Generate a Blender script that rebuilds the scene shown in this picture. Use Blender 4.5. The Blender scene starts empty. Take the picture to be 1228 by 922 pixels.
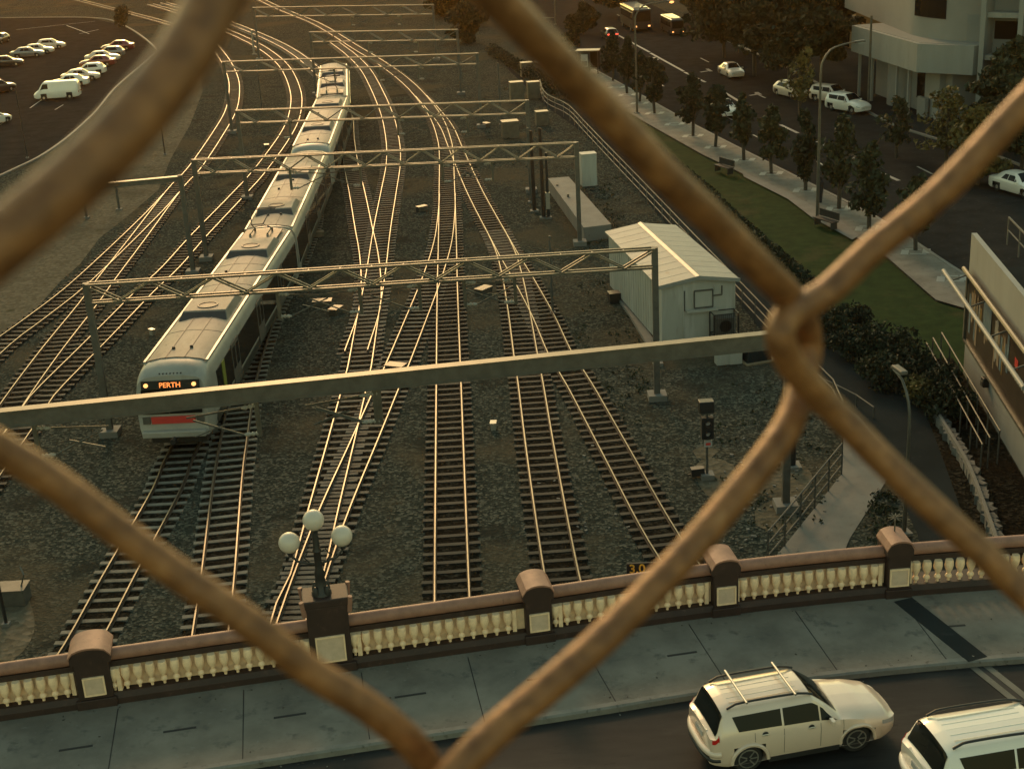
import bpy, math, random
from mathutils import Vector, Matrix
random.seed(7)
S = bpy.context.scene
COL = S.collection
R = math.radians

# ------------------------------------------------------------------ camera
PX_F, PITCH, ROLL, HC = 1674.94, R(20.643), R(3.2106), 22.5
FW = Vector((0, math.cos(PITCH), -math.sin(PITCH)))
U0 = Vector((0, math.sin(PITCH), math.cos(PITCH)))
R0 = Vector((1, 0, 0))
RT = R0 * math.cos(ROLL) - U0 * math.sin(ROLL)
UP = R0 * math.sin(ROLL) + U0 * math.cos(ROLL)
CAM = Vector((0, 0, HC))
cd = bpy.data.cameras.new('camera')
cam = bpy.data.objects.new('camera', cd)
COL.objects.link(cam)
m = Matrix((RT, UP, -FW)).transposed().to_4x4()
m.translation = CAM
cam.matrix_world = m
cd.sensor_width = 36
cd.lens = PX_F / 1228 * 36
cd.clip_start = 0.01
cd.clip_end = 3000
cd.dof.use_dof = True
cd.dof.focus_distance = 55
cd.dof.aperture_fstop = cd.lens / 0.95
S.camera = cam

# ------------------------------------------------------------------ light
SUN_EL, SUN_AZ = R(22), R(-10)        # azimuth measured from +Y towards +X
w = bpy.data.worlds.new('World')
S.world = w
w.use_nodes = True
nt = w.node_tree
for n in list(nt.nodes): nt.nodes.remove(n)
sky = nt.nodes.new('ShaderNodeTexSky')
sky.sky_type = 'NISHITA'
sky.sun_disc = False
sky.sun_elevation = SUN_EL
sky.sun_rotation = SUN_AZ
sky.air_density = 1.6
sky.dust_density = 1.2
sky.ozone_density = 0.6
mixs = nt.nodes.new('ShaderNodeMixRGB')
mixs.blend_type = 'MULTIPLY'
mixs.inputs['Fac'].default_value = 1.0
mixs.inputs['Color2'].default_value = (0.96, 0.95, 0.62, 1)
bg = nt.nodes.new('ShaderNodeBackground')
bg.inputs['Strength'].default_value = 0.15
wo = nt.nodes.new('ShaderNodeOutputWorld')
nt.links.new(sky.outputs[0], mixs.inputs['Color1'])
nt.links.new(mixs.outputs[0], bg.inputs['Color'])
nt.links.new(bg.outputs[0], wo.inputs['Surface'])
sd = bpy.data.lights.new('sun', 'SUN')
sd.energy = 1.2
sd.angle = R(10)
sd.color = (1.0, 0.55, 0.26)
sun = bpy.data.objects.new('sun', sd)
COL.objects.link(sun)
sdir = Vector((math.sin(SUN_AZ) * math.cos(SUN_EL), math.cos(SUN_AZ) * math.cos(SUN_EL), math.sin(SUN_EL)))
sun.rotation_euler = sdir.to_track_quat('Z', 'Y').to_euler()
S.view_settings.view_transform = 'Standard'
S.view_settings.look = 'None'
S.view_settings.gamma = 1
S.view_settings.exposure = 0.45
S.cycles.volume_bounces = 0
S.cycles.max_bounces = 6

# ------------------------------------------------------------------ helpers
def G(x, y, z=0.0):
    d = FW * PX_F + RT * (x - 614) - UP * (y - 461)
    return CAM + d * ((z - HC) / d.z)
def ray(x, y, dist):
    d = FW * PX_F + RT * (x - 614) - UP * (y - 461)
    return CAM + d.normalized() * dist
def proj(p):
    v = Vector(p) - CAM
    k = v.dot(FW)
    return 614 + PX_F * v.dot(RT) / k, 461 - PX_F * v.dot(UP) / k

def spline(pts, step):
    pts = [Vector(p) for p in pts]
    P = [pts[0] * 2 - pts[1]] + pts + [pts[-1] * 2 - pts[-2]]
    out = []
    for i in range(1, len(P) - 2):
        a, b, c, d = P[i-1], P[i], P[i+1], P[i+2]
        n = max(1, int((c - b).length / step))
        for k in range(n):
            t = k / n
            out.append(0.5 * ((2*b) + (c-a)*t + (2*a-5*b+4*c-d)*t*t + (3*b-a-3*c+d)*t**3))
    out.append(P[-2])
    return out
def resample(pts, step):
    out = [pts[0].copy()]; acc = 0
    for a, b in zip(pts, pts[1:]):
        L = (b - a).length
        while acc + L >= step:
            t = (step - acc) / L
            a = a + (b - a) * t
            out.append(a.copy()); L = (b - a).length; acc = 0
        acc += L
    return out

class MB:
    def __init__(s): s.v = []; s.f = []; s.fm = []; s.smooth = False
    def add(s, vs, fs, mi=0):
        o = len(s.v); s.v += [tuple(v) for v in vs]
        s.f += [tuple(i + o for i in f) for f in fs]; s.fm += [mi] * len(fs)
        return s
    def box(s, c, d, rz=0, mi=0, ax=None):
        c = Vector(c); hx, hy, hz = d[0]/2, d[1]/2, d[2]/2
        if ax is None:
            ax = (Vector((math.cos(rz), math.sin(rz), 0)), Vector((-math.sin(rz), math.cos(rz), 0)), Vector((0, 0, 1)))
        vs = [c + ax[0]*hx*a + ax[1]*hy*b + ax[2]*hz*e for a in (-1, 1) for b in (-1, 1) for e in (-1, 1)]
        return s.add(vs, [(0,1,3,2),(4,6,7,5),(0,4,5,1),(2,3,7,6),(0,2,6,4),(1,5,7,3)], mi)
    def bar(s, a, b, wd, ht=None, mi=0):
        a, b = Vector(a), Vector(b); ht = ht or wd
        x = (b - a); L = x.length; x.normalize()
        up = Vector((0, 0, 1)) if abs(x.z) < .95 else Vector((0, 1, 0))
        y = up.cross(x).normalized(); z = x.cross(y)
        return s.box((a+b)/2, (L, wd, ht), ax=(x, y, z), mi=mi)
    def tube(s, pts, r, n=8, mi=0, caps=True):
        pts = [Vector(p) for p in pts]; rings = []; nrm = None
        rr = r if isinstance(r, (list, tuple)) else [r]*len(pts)
        for i, p in enumerate(pts):
            t = (pts[min(i+1, len(pts)-1)] - pts[max(i-1, 0)]).normalized()
            if nrm is None:
                nrm = t.orthogonal().normalized()
            nrm = (nrm - t * nrm.dot(t)).normalized()
            bn = t.cross(nrm)
            rings.append([p + (nrm*math.cos(2*math.pi*k/n) + bn*math.sin(2*math.pi*k/n))*rr[i] for k in range(n)])
        vs = [v for q in rings for v in q]; fs = []
        for i in range(len(pts)-1):
            for k in range(n):
                fs.append((i*n+k, i*n+(k+1)%n, (i+1)*n+(k+1)%n, (i+1)*n+k))
        if caps: fs += [tuple(range(n))[::-1], tuple((len(pts)-1)*n+k for k in range(n))]
        return s.add(vs, fs, mi)
    def lathe(s, c, prof, n=12, mi=0, ax=(0, 0, 1)):
        c = Vector(c); z = Vector(ax).normalized(); x = z.orthogonal().normalized(); y = z.cross(x)
        vs = []
        for r, h in prof:
            for k in range(n):
                a = 2*math.pi*k/n; vs.append(c + x*math.cos(a)*r + y*math.sin(a)*r + z*h)
        fs = [(i*n+k, i*n+(k+1)%n, (i+1)*n+(k+1)%n, (i+1)*n+k) for i in range(len(prof)-1) for k in range(n)]
        fs += [tuple(range(n))[::-1], tuple((len(prof)-1)*n+k for k in range(n))]
        return s.add(vs, fs, mi)
    def prism(s, poly, z0, z1, mi=0):
        n = len(poly)
        vs = [(p[0], p[1], z0) for p in poly] + [(p[0], p[1], z1) for p in poly]
        fs = [tuple(range(n))[::-1], tuple(range(n, 2*n))] + [(i, (i+1)%n, n+(i+1)%n, n+i) for i in range(n)]
        return s.add(vs, fs, mi)
    def wall(s, pts, th, z0, z1, mi=0):
        for a, b in zip(pts, pts[1:]):
            a, b = Vector((a[0], a[1], 0)), Vector((b[0], b[1], 0))
            s.bar(a + Vector((0,0,(z0+z1)/2)), b + Vector((0,0,(z0+z1)/2)), th, z1-z0, mi)
        return s
    def sweep(s, pts, prof, mi=0, closed=True):
        """profile (u across-left, h up) swept along a nearly level path"""
        pts = [Vector(p) for p in pts]; n = len(prof); vs = []
        for i, p in enumerate(pts):
            t = (pts[min(i+1, len(pts)-1)] - pts[max(i-1, 0)]); t.z = 0; t.normalize()
            l = Vector((-t.y, t.x, 0))
            for u, h in prof: vs.append(p + l*u + Vector((0, 0, h)))
        fs = []
        kk = range(n) if closed else range(n-1)
        for i in range(len(pts)-1):
            for k in kk: fs.append((i*n+k, (i+1)*n+k, (i+1)*n+(k+1)%n, i*n+(k+1)%n))
        if closed: fs += [tuple(range(n)), tuple((len(pts)-1)*n+k for k in range(n))[::-1]]
        return s.add(vs, fs, mi)
    def build(s, name, mat, parent=None, smooth=None, loc=None, bevel=0):
        me = bpy.data.meshes.new(name)
        me.from_pydata(s.v, [], s.f)
        for mm in (mat if isinstance(mat, (list, tuple)) else [mat]): me.materials.append(mm)
        if any(s.fm): me.polygons.foreach_set('material_index', s.fm)
        me.validate(); me.update()
        import bmesh
        bm = bmesh.new(); bm.from_mesh(me)
        bmesh.ops.recalc_face_normals(bm, faces=bm.faces)
        bm.to_mesh(me); bm.free()
        if smooth is not None:
            me.shade_smooth()
            me.set_sharp_from_angle(angle=R(smooth))
        o = bpy.data.objects.new(name, me); COL.objects.link(o)
        if parent is not None: o.parent = parent
        if loc is not None: o.location = loc
        if bevel:
            bv = o.modifiers.new('bevel', 'BEVEL'); bv.width = bevel; bv.segments = 2; bv.limit_method = 'ANGLE'
        return o

def tag(o, label=None, cat=None, group=None, kind=None):
    if label: o['label'] = label
    if cat: o['category'] = cat
    if group: o['group'] = group
    if kind: o['kind'] = kind
    return o
def empty(name, loc, rz=0):
    o = bpy.data.objects.new(name, None); COL.objects.link(o)
    o.location = loc; o.rotation_euler = (0, 0, rz); o.empty_display_size = .2
    return o
def thing(name, label, cat, loc=(0, 0, 0), rz=0, group=None):
    return tag(empty(name, loc, rz), label, cat, group)
def copy_tree(o, parent=None):
    c = o.copy(); COL.objects.link(c); c.parent = parent
    for ch in list(o.children): copy_tree(ch, c)
    return c
def text_mesh(txt, size, name, mat, parent, mw, ext=.004):
    cu = bpy.data.curves.new(name, 'FONT'); cu.body = txt; cu.size = size; cu.extrude = ext
    cu.align_x = 'CENTER'; cu.align_y = 'CENTER'; cu.offset = size*.012
    t = bpy.data.objects.new(name, cu); COL.objects.link(t)
    dg = bpy.context.evaluated_depsgraph_get()
    me = bpy.data.meshes.new_from_object(t.evaluated_get(dg))
    bpy.data.objects.remove(t)
    me.materials.clear(); me.materials.append(mat)
    o = bpy.data.objects.new(name, me); COL.objects.link(o); o.parent = parent
    o.matrix_basis = mw
    return o
def frame(o, x, z):                       # matrix: local X -> x, local Y(text up) -> z
    x = Vector(x).normalized(); z = Vector(z).normalized(); n = x.cross(z)
    mm = Matrix((x, z, n)).transposed().to_4x4(); mm.translation = Vector(o)
    return mm

# ------------------------------------------------------------------ materials
TONE = {'ballast':.66,'yard_gravel':.72,'rusty_ballast':.7,'pale_dirt':.50,'asphalt':1.15,'bridge_asphalt':.55,'concrete_pavement':.80,'path_asphalt':.55,'kerb_concrete':.62,
  'concrete':.6,'lawn':.66,'road_paint':.55,'rail_steel':.42,'rusty_steel':.7,'sleeper_concrete':.5,'pale_sleeper':.52,'stained_sleeper':.5,'galvanised_steel':.52,'dull_steel':.6,
  'maroon_painted_masonry':.62,'train_silver_paint':.62,'train_roof':.52,'train_red_band':.8,'shed_cladding':.74,'shed_roof':.58,'ridge_cap':.7,'render_wall':.6,'render_wall_grey':.7,
  'white_panel':.45,'ochre_wall':.8,'rusty_wire':.72,'dark_leaves':.62,'olive_leaves':.62,'yellow_leaves':.7,'rough_stone':.6,'opal_glass':.72,'insulator':.6,'terracotta_render':.82,
  'train_yellow_green':.5,'number_plate':.7,'poster_tan':.6,'poster_blue':.6,'poster_white':.6,'poster_gold':.6}
def tn(name, c): return tuple(v*TONE.get(name, 1) for v in c) if c else c
def mat(name, c, rough=.7, metal=0, var=.25, scale=3.0, bump=0.0, c2=None, spots=None, coat=0, obj=False, emis=None, spec=None, stretch=None):
    c = tn(name, c); c2 = tn(name, c2); spots = [(a_, tn(name, q_), d_, e_) for a_, q_, d_, e_ in (spots or [])]
    mt = bpy.data.materials.new(name); mt.use_nodes = True
    nt = mt.node_tree; b = nt.nodes['Principled BSDF']
    b.inputs['Roughness'].default_value = rough
    b.inputs['Metallic'].default_value = metal
    if coat: b.inputs['Coat Weight'].default_value = coat; b.inputs['Coat Roughness'].default_value = .08
    if spec is not None: b.inputs['Specular IOR Level'].default_value = spec
    tc = nt.nodes.new('ShaderNodeTexCoord'); src = tc.outputs['Object']
    if not obj:
        gi = nt.nodes.new('ShaderNodeNewGeometry'); src = gi.outputs['Position']
    if stretch:
        mp = nt.nodes.new('ShaderNodeMapping'); mp.inputs['Scale'].default_value = stretch
        nt.links.new(src, mp.inputs['Vector']); src = mp.outputs['Vector']
    def noise(sc, det=6, ro=.6):
        n = nt.nodes.new('ShaderNodeTexNoise'); n.inputs['Scale'].default_value = sc
        n.inputs['Detail'].default_value = det; n.inputs['Roughness'].default_value = ro
        nt.links.new(src, n.inputs['Vector']); return n
    c2 = c2 or tuple(v*(1-var) for v in c)
    n1 = noise(scale)
    rp = nt.nodes.new('ShaderNodeValToRGB')
    rp.color_ramp.elements[0].position = .35; rp.color_ramp.elements[1].position = .65
    rp.color_ramp.elements[0].color = (*c2, 1); rp.color_ramp.elements[1].color = (*c, 1)
    nt.links.new(n1.outputs['Fac'], rp.inputs['Fac']); out = rp.outputs['Color']
    if spots:                       # (scale, colour, threshold, softness)
        for sc, col, th, so in spots:
            n2 = noise(sc, 8, .65); r2 = nt.nodes.new('ShaderNodeMapRange')
            r2.inputs['From Min'].default_value = th; r2.inputs['From Max'].default_value = th + so
            nt.links.new(n2.outputs['Fac'], r2.inputs['Value'])
            mx = nt.nodes.new('ShaderNodeMixRGB'); mx.inputs['Color2'].default_value = (*col, 1)
            nt.links.new(r2.outputs['Result'], mx.inputs['Fac']); nt.links.new(out, mx.inputs['Color1'])
            out = mx.outputs['Color']
    nt.links.new(out, b.inputs['Base Color'])
    if bump:
        n3 = noise(bump[0], 4); bp = nt.nodes.new('ShaderNodeBump')
        bp.inputs['Strength'].default_value = bump[1]; bp.inputs['Distance'].default_value = bump[2]
        nt.links.new(n3.outputs['Fac'], bp.inputs['Height']); nt.links.new(bp.outputs['Normal'], b.inputs['Normal'])
    if emis:
        b.inputs['Emission Color'].default_value = (*emis[0], 1); b.inputs['Emission Strength'].default_value = emis[1]
    return mt
M = {}
def gravel(name, ca, cb, cc, sc=9.0, patch=None, rough=.95):
    ca, cb, cc = tn(name, ca), tn(name, cb), tn(name, cc); patch = [(a_, tn(name, q_), d_, e_) for a_, q_, d_, e_ in (patch or [])]
    mt = bpy.data.materials.new(name); mt.use_nodes = True
    nt = mt.node_tree; b = nt.nodes['Principled BSDF']; b.inputs['Roughness'].default_value = rough
    b.inputs['Specular IOR Level'].default_value = 0
    gi = nt.nodes.new('ShaderNodeNewGeometry')
    vo = nt.nodes.new('ShaderNodeTexVoronoi'); vo.inputs['Scale'].default_value = sc
    nt.links.new(gi.outputs['Position'], vo.inputs['Vector'])
    sp = nt.nodes.new('ShaderNodeSeparateColor'); nt.links.new(vo.outputs['Color'], sp.inputs['Color'])
    r1 = nt.nodes.new('ShaderNodeValToRGB')
    r1.color_ramp.elements[0].color = (*ca, 1); r1.color_ramp.elements[1].color = (*cc, 1)
    e = r1.color_ramp.elements.new(.6); e.color = (*cb, 1)
    nt.links.new(sp.outputs[0], r1.inputs['Fac']); out = r1.outputs['Color']
    for psc, col, th, so in (patch or []):
        n2 = nt.nodes.new('ShaderNodeTexNoise'); n2.inputs['Scale'].default_value = psc; n2.inputs['Detail'].default_value = 8
        n2.inputs['Roughness'].default_value = .62
        nt.links.new(gi.outputs['Position'], n2.inputs['Vector'])
        mr = nt.nodes.new('ShaderNodeMapRange'); mr.inputs['From Min'].default_value = th; mr.inputs['From Max'].default_value = th+so
        nt.links.new(n2.outputs['Fac'], mr.inputs['Value'])
        mx = nt.nodes.new('ShaderNodeMixRGB'); mx.inputs['Color2'].default_value = (*col, 1)
        mm = nt.nodes.new('ShaderNodeMath'); mm.operation = 'MULTIPLY'; mm.inputs[1].default_value = .8
        nt.links.new(mr.outputs[0], mm.inputs[0]); nt.links.new(mm.outputs[0], mx.inputs['Fac']); nt.links.new(out, mx.inputs['Color1'])
        out = mx.outputs['Color']
    nt.links.new(out, b.inputs['Base Color'])
    bp = nt.nodes.new('ShaderNodeBump'); bp.inputs['Strength'].default_value = .7; bp.inputs['Distance'].default_value = .06
    nt.links.new(vo.outputs['Distance'], bp.inputs['Height']); nt.links.new(bp.outputs['Normal'], b.inputs['Normal'])
    return mt
M['ground'] = gravel('yard_gravel', (.034,.040,.034), (.068,.073,.060), (.18,.175,.14), 10, [(.09,(.13,.105,.07),.5,.12),(.35,(.05,.048,.038),.56,.1),(.8,(.16,.14,.105),.64,.08)])
M['ballast'] = gravel('ballast', (.030,.036,.031), (.052,.062,.054), (.125,.133,.115), 8, [(.12,(.07,.058,.04),.52,.15),(.5,(.035,.035,.03),.6,.1)])
M['bed'] = gravel('rusty_ballast', (.014,.013,.010), (.028,.025,.019), (.07,.06,.045), 9, [(.3,(.03,.022,.015),.5,.15)])
M['dirt'] = gravel('pale_dirt', (.22,.185,.13), (.29,.245,.175), (.36,.30,.22), 5, [(.12,(.14,.125,.09),.5,.2),(.6,(.12,.11,.06),.6,.08)])
M['asphalt'] = mat('asphalt', (.030,.031,.030), .8, var=.3, scale=.6, bump=(40,.3,.01), spots=[(2.5,(.05,.05,.047),.6,.1)], spec=0)
M['roadasph'] = mat('bridge_asphalt', (.036,.037,.037), .75, var=.4, scale=1.6, stretch=(.35,1.6,1), bump=(60,.4,.01), spots=[(.5,(.058,.056,.052),.52,.1),(5,(.018,.018,.018),.62,.04),(40,(.09,.088,.08),.66,.05)], spec=.25)
M['paving'] = mat('concrete_pavement', (.25,.23,.195), .8, var=.35, scale=.8, bump=(30,.2,.004), spots=[(2.2,(.13,.125,.11),.56,.12),(7,(.23,.225,.20),.62,.08),(60,(.10,.095,.085),.64,.05),(24,(.07,.065,.06),.70,.02)], spec=.2)
M['kerbm'] = mat('kerb_concrete', (.30,.285,.25), .8, var=.25, scale=3, spots=[(5,(.13,.12,.10),.58,.1)])
M['conc'] = mat('concrete', (.30,.29,.26), .85, var=.22, scale=.8, spots=[(3,(.2,.19,.17),.58,.12)])
M['path'] = mat('path_asphalt', (.06,.068,.068), .8, var=.25, scale=.4, spots=[(2,(.085,.088,.085),.6,.12)], spec=0)
M['lawn'] = mat('lawn', (.034,.068,.020), .95, c2=(.02,.044,.014), scale=1.2, bump=(30,.6,.05), spots=[(.16,(.09,.08,.035),.56,.14)], spec=.05)
M['paint'] = mat('road_paint', (.6,.59,.55), .7, var=.4, scale=5)
M['rail'] = mat('rail_steel', (.38,.355,.29), .42, 1, var=.25, scale=1.5)
M['railside'] = mat('rusty_steel', (.07,.042,.026), .85, var=.4, scale=4)
M['sleeper'] = mat('sleeper_concrete', (.25,.235,.195), .85, var=.45, scale=1.4, spots=[(.6,(.10,.08,.055),.52,.1),(7,(.10,.08,.06),.60,.06)])
M['sleeperd'] = mat('stained_sleeper', (.072,.072,.058), .85, var=.45, scale=1.4, spots=[(.25,(.19,.175,.14),.56,.1),(7,(.04,.035,.03),.58,.06)])
M['sleeperl'] = mat('pale_sleeper', (.36,.34,.28), .85, var=.4, scale=1.4, spots=[(.6,(.15,.13,.1),.56,.1),(7,(.12,.1,.08),.62,.06)])
M['galv'] = mat('galvanised_steel', (.27,.25,.205), .5, .5, var=.3, scale=2.5)
M['galvd'] = mat('dull_steel', (.2,.19,.165), .6, .3, var=.3, scale=2.5)
M['dark'] = mat('dark_metal', (.03,.03,.03), .5, .2, var=.3, scale=4)
M['black'] = mat('black_rubber', (.018,.018,.018), .8, var=.2, scale=4)
M['ceram'] = mat('insulator', (.5,.45,.37), .3, var=.2, scale=8)
M['maroon'] = mat('maroon_painted_masonry', (.060,.028,.021), .65, var=.35, scale=2.5, bump=(18,.3,.01), spots=[(5,(.10,.05,.038),.6,.1)])
M['railpink'] = mat('terracotta_render', (.40,.20,.14), .6, var=.28, scale=3.5, bump=(16,.35,.01), spots=[(9,(.22,.11,.08),.62,.07)])
M['cream'] = mat('cream_paint', (.95,.68,.44), .6, var=.2, scale=8)
M['creamd'] = mat('cream_panel', (.88,.62,.40), .75, var=.25, scale=5)
M['plaque'] = mat('plaque_stone', (.62,.46,.34), .7, var=.15, scale=6)
M['globe'] = mat('opal_glass', (.86,.74,.62), .35, var=.03, scale=4, obj=True, )
M['tlight'] = mat('train_silver_paint', (.56,.53,.46), .42, .05, var=.18, scale=1.2, spots=[(.8,(.36,.34,.29),.56,.12)])
M['troof'] = mat('train_roof', (.50,.44,.35), .65, 0, var=.35, scale=.9, stretch=(1,.35,1), spots=[(2.2,(.27,.24,.19),.55,.14),(9,(.20,.18,.14),.62,.06),(.35,(.60,.56,.46),.55,.15)])
M['tdark'] = mat('train_side_dark', (.05,.055,.045), .3, .2, var=.2, scale=1)
M['tgreen'] = mat('train_yellow_green', (.45,.5,.08), .5)
M['glass'] = mat('dark_glass', (.010,.012,.012), .08, var=.1, scale=2, spec=.12)
M['red'] = mat('train_red_band', (.75,.07,.055), .4, var=.1, scale=3)
M['amber'] = mat('amber_lamp', (.9,.4,.1), .4, emis=((1,.42,.13), 1.6))
M['led'] = mat('led_text', (.9,.3,.1), .4, emis=((1,.25,.05), 1.1))
M['redlamp'] = mat('red_tail_light_lit', (.8,.05,.03), .4, emis=((1,.08,.04), 2.5))
M['greenlamp'] = mat('green_light_lit', (.1,.8,.4), .4, emis=((.1,1,.45), 2))
M['redglass'] = mat('red_tail_lens', (.55,.02,.015), .15, var=.1, coat=.5)
M['silverpaint'] = mat('champagne_car_paint', (.74,.58,.46), .32, .05, var=.06, scale=1, coat=.8, obj=True)
M['whitepaint'] = mat('white_car_paint', (.84,.76,.66), .32, 0, var=.05, scale=1, coat=.8, obj=True)
M['greypaint'] = mat('grey_car_paint', (.2,.2,.2), .35, .3, var=.05, coat=.8, obj=True)
M['darkpaint'] = mat('dark_car_paint', (.04,.035,.035), .3, .2, var=.05, coat=.8, obj=True)
M['redpaint'] = mat('red_car_paint', (.22,.04,.035), .3, .1, var=.05, coat=.8, obj=True)
M['alloy'] = mat('alloy', (.62,.58,.52), .3, .8, var=.1, scale=8)
M['lens'] = mat('clear_lens', (.6,.6,.58), .1, .3, var=.2, scale=9, coat=1)
M['plate'] = mat('number_plate', (.6,.6,.58), .5)
M['shedwall'] = mat('shed_cladding', (.56,.54,.47), .6, var=.14, scale=2, stretch=(1,1,.15), spots=[(3,(.34,.31,.25),.6,.12),(1.2,(.62,.6,.54),.55,.1)])
M['shedroof'] = mat('shed_roof', (.54,.53,.46), .6, var=.14, scale=.9, spots=[(2,(.40,.36,.28),.60,.12)])
M['ridge'] = mat('ridge_cap', (.66,.58,.46), .5)
M['bwall'] = mat('render_wall', (.40,.39,.35), .8, var=.12, scale=.3)
M['bwall2'] = mat('render_wall_grey', (.30,.31,.29), .8, var=.12, scale=.3)
M['bwhite'] = mat('white_panel', (.58,.58,.53), .6, var=.12, scale=1, stretch=(1,1,.2), spots=[(1.5,(.42,.41,.36),.6,.14)])
M['brown'] = mat('ochre_wall', (.38,.22,.09), .8, var=.25, scale=.4)
M['wire'] = mat('rusty_wire', (.46,.20,.07), .45, .15, c2=(.22,.09,.032), scale=420, bump=(900,.6,.0004), spots=[(900,(.22,.11,.05),.60,.12),(420,(.60,.36,.18),.62,.14)])
M['leafA'] = mat('dark_leaves', (.040,.050,.02), .9, c2=(.018,.027,.011), scale=1.1)
M['leafB'] = mat('olive_leaves', (.075,.075,.025), .8, c2=(.03,.038,.014), scale=1.1)
M['leafC'] = mat('yellow_leaves', (.20,.15,.035), .8, c2=(.07,.06,.02), scale=1.1)
M['bark'] = mat('bark', (.07,.055,.04), .9, var=.4, scale=6)
M['stone'] = mat('rough_stone', (.27,.265,.24), .9, c2=(.13,.13,.12), scale=2.2, bump=(3,.8,.1))
M['wood'] = mat('weathered_board', (.3,.22,.13), .8)
M['skin'] = mat('dark_clothes', (.03,.03,.035), .9)

# ------------------------------------------------------------------ ground
def sheet(name, pts, z, mt, kind='structure'):
    mb = MB(); mb.add([(p[0], p[1], z) for p in pts], [tuple(range(len(pts)))])
    o = mb.build(name, mt); tag(o, kind=kind); return o
def px(pts, z=0): return [G(x, y, z) for x, y in pts]
sheet('ground', [(-450, -60), (450, -60), (450, 800), (-450, 800)], 0, M['ground'])
sheet('left_verge', px([(-90,470),(0,405),(30,385),(75,335),(95,318),(120,285),(150,262),(190,228),(205,190),(228,150),(243,110),(240,80),(238,60),(205,45),(190,70),(188,110),(160,160),(135,200),(95,240),(60,275),(0,320),(-90,380)]), .006, M['dirt'])
sheet('car_park', px([(-260,330),(0,212),(62,180),(110,140),(140,105),(180,70),(186,58),(150,32),(110,22),(0,22),(-260,30)]), .008, M['asphalt'])
kerbL = [p for p in px([(-260,330),(0,212),(62,180),(110,140),(140,105),(180,70),(186,58),(150,32),(110,22),(0,22)])]
mb = MB(); mb.sweep(spline([tuple(p) for p in kerbL], 2), [(-.12,0),(.12,0),(.12,.14),(-.12,.14)])
tag(mb.build('kerb', M['kerbm']), kind='structure')
mb = MB()
for a, b in [((36,130),(50,120)), ((0,150),(14,140)), ((95,41),(118,36)), ((80,31),(107,41)), ((66,132),(76,126)), ((20,36),(114,26))]:
    a, b = G(*a), G(*b); mb.bar(a + Vector((0,0,.016)), b + Vector((0,0,.016)), .14, .004)
tag(mb.build('parking_bay_lines', M['paint']), kind='structure')
# right side surfaces
sheet('bike_path', px([(610,84),(655,128),(700,160),(740,200),(800,270),(886,362),(950,445),(1010,505),(1064,560),(1100,640),(1130,760),(1240,760),(1184,647),(1139,542),(1106,485),(1060,465),(1000,420),(975,372),(940,330),(880,275),(830,225),(780,180),(720,140),(655,118),(610,80)]), .008, M['path'])
sheet('lawn', px([(640,92),(700,122),(760,155),(830,213),(880,262),(940,318),(975,358),(1040,430),(1112,483),(1160,520),(1172,460),(1156,372),(1122,362),(1065,312),(1021,283),(972,258),(945,237),(892,211),(842,187),(780,152),(700,105)]), .012, M['lawn'])
sheet('pavement', px([(640,75),(700,105),(780,152),(842,187),(892,211),(945,237),(972,258),(1021,283),(1065,312),(1122,362),(1156,372),(1172,400),(1180,340),(1140,322),(1050,263),(957,216),(832,152),(739,100),(660,58)]), .12, M['paving'])
sheet('street', px([(640,40),(660,56),(739,98),(832,150),(957,214),(1050,261),(1140,320),(1300,420),(1500,420),(1300,235),(1200,190),(1117,166),(1076,153),(1037,133),(960,90),(900,62),(850,40),(770,0),(600,0)]), .008, M['asphalt'])
sheet('far_pavement', px([(850,40),(900,62),(960,90),(1037,133),(1076,153),(1117,166),(1200,190),(1300,235),(1500,420),(1700,300),(1300,30),(1000,-10),(860,0)]), .13, M['path'])
mb = MB(); kp = [p for p in px([(640,48),(660,57),(739,99),(832,151),(957,215),(1050,262),(1140,321),(1300,420)])]
mb.sweep(spline([tuple(p) for p in kp], 3), [(-.12,0),(.12,0),(.12,.135),(-.12,.135)])
mb.sweep(spline([tuple(p) for p in px([(850,40),(900,62),(960,90),(1037,133),(1076,153),(1117,166),(1200,190),(1300,235)])], 3), [(-.12,0),(.12,0),(.12,.145),(-.12,.145)])
tag(mb.build('kerb', M['kerbm']), kind='structure')
mb = MB()
def dash(a, b, wd): 
    a, b = G(*a), G(*b); mb.bar(a + Vector((0,0,.014)), b + Vector((0,0,.014)), wd, .004)
for a, b in zip([(740,42),(780,64),(821,87),(870,112),(936,150),(980,170),(1021,189),(1042,201)], [(779,63),(820,86),(846,99),(900,130),(957,160),(998,179),(1040,200),(1078,217)]): dash(a, b, .3)
for a, b in [((785,96),(796,104)),((868,139),(878,144)),((903,162),(915,168)),((980,194),(995,203)),((1052,232),(1062,238)),((1100,252),(1112,259)),((700,66),(708,70)),((740,18),(756,24)),((840,70),(850,75)),((905,112),(918,118)),((1100,200),(1118,209))]: dash(a, b, .16)
for c in [(782,72),(846,86),(905,114)]:
    dash((c[0]-6,c[1]+1),(c[0]+6,c[1]-1),.35); dash((c[0]+2,c[1]-3),(c[0]+7,c[1]),.35)
tag(mb.build('road_markings', M['paint']), kind='structure')
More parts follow.
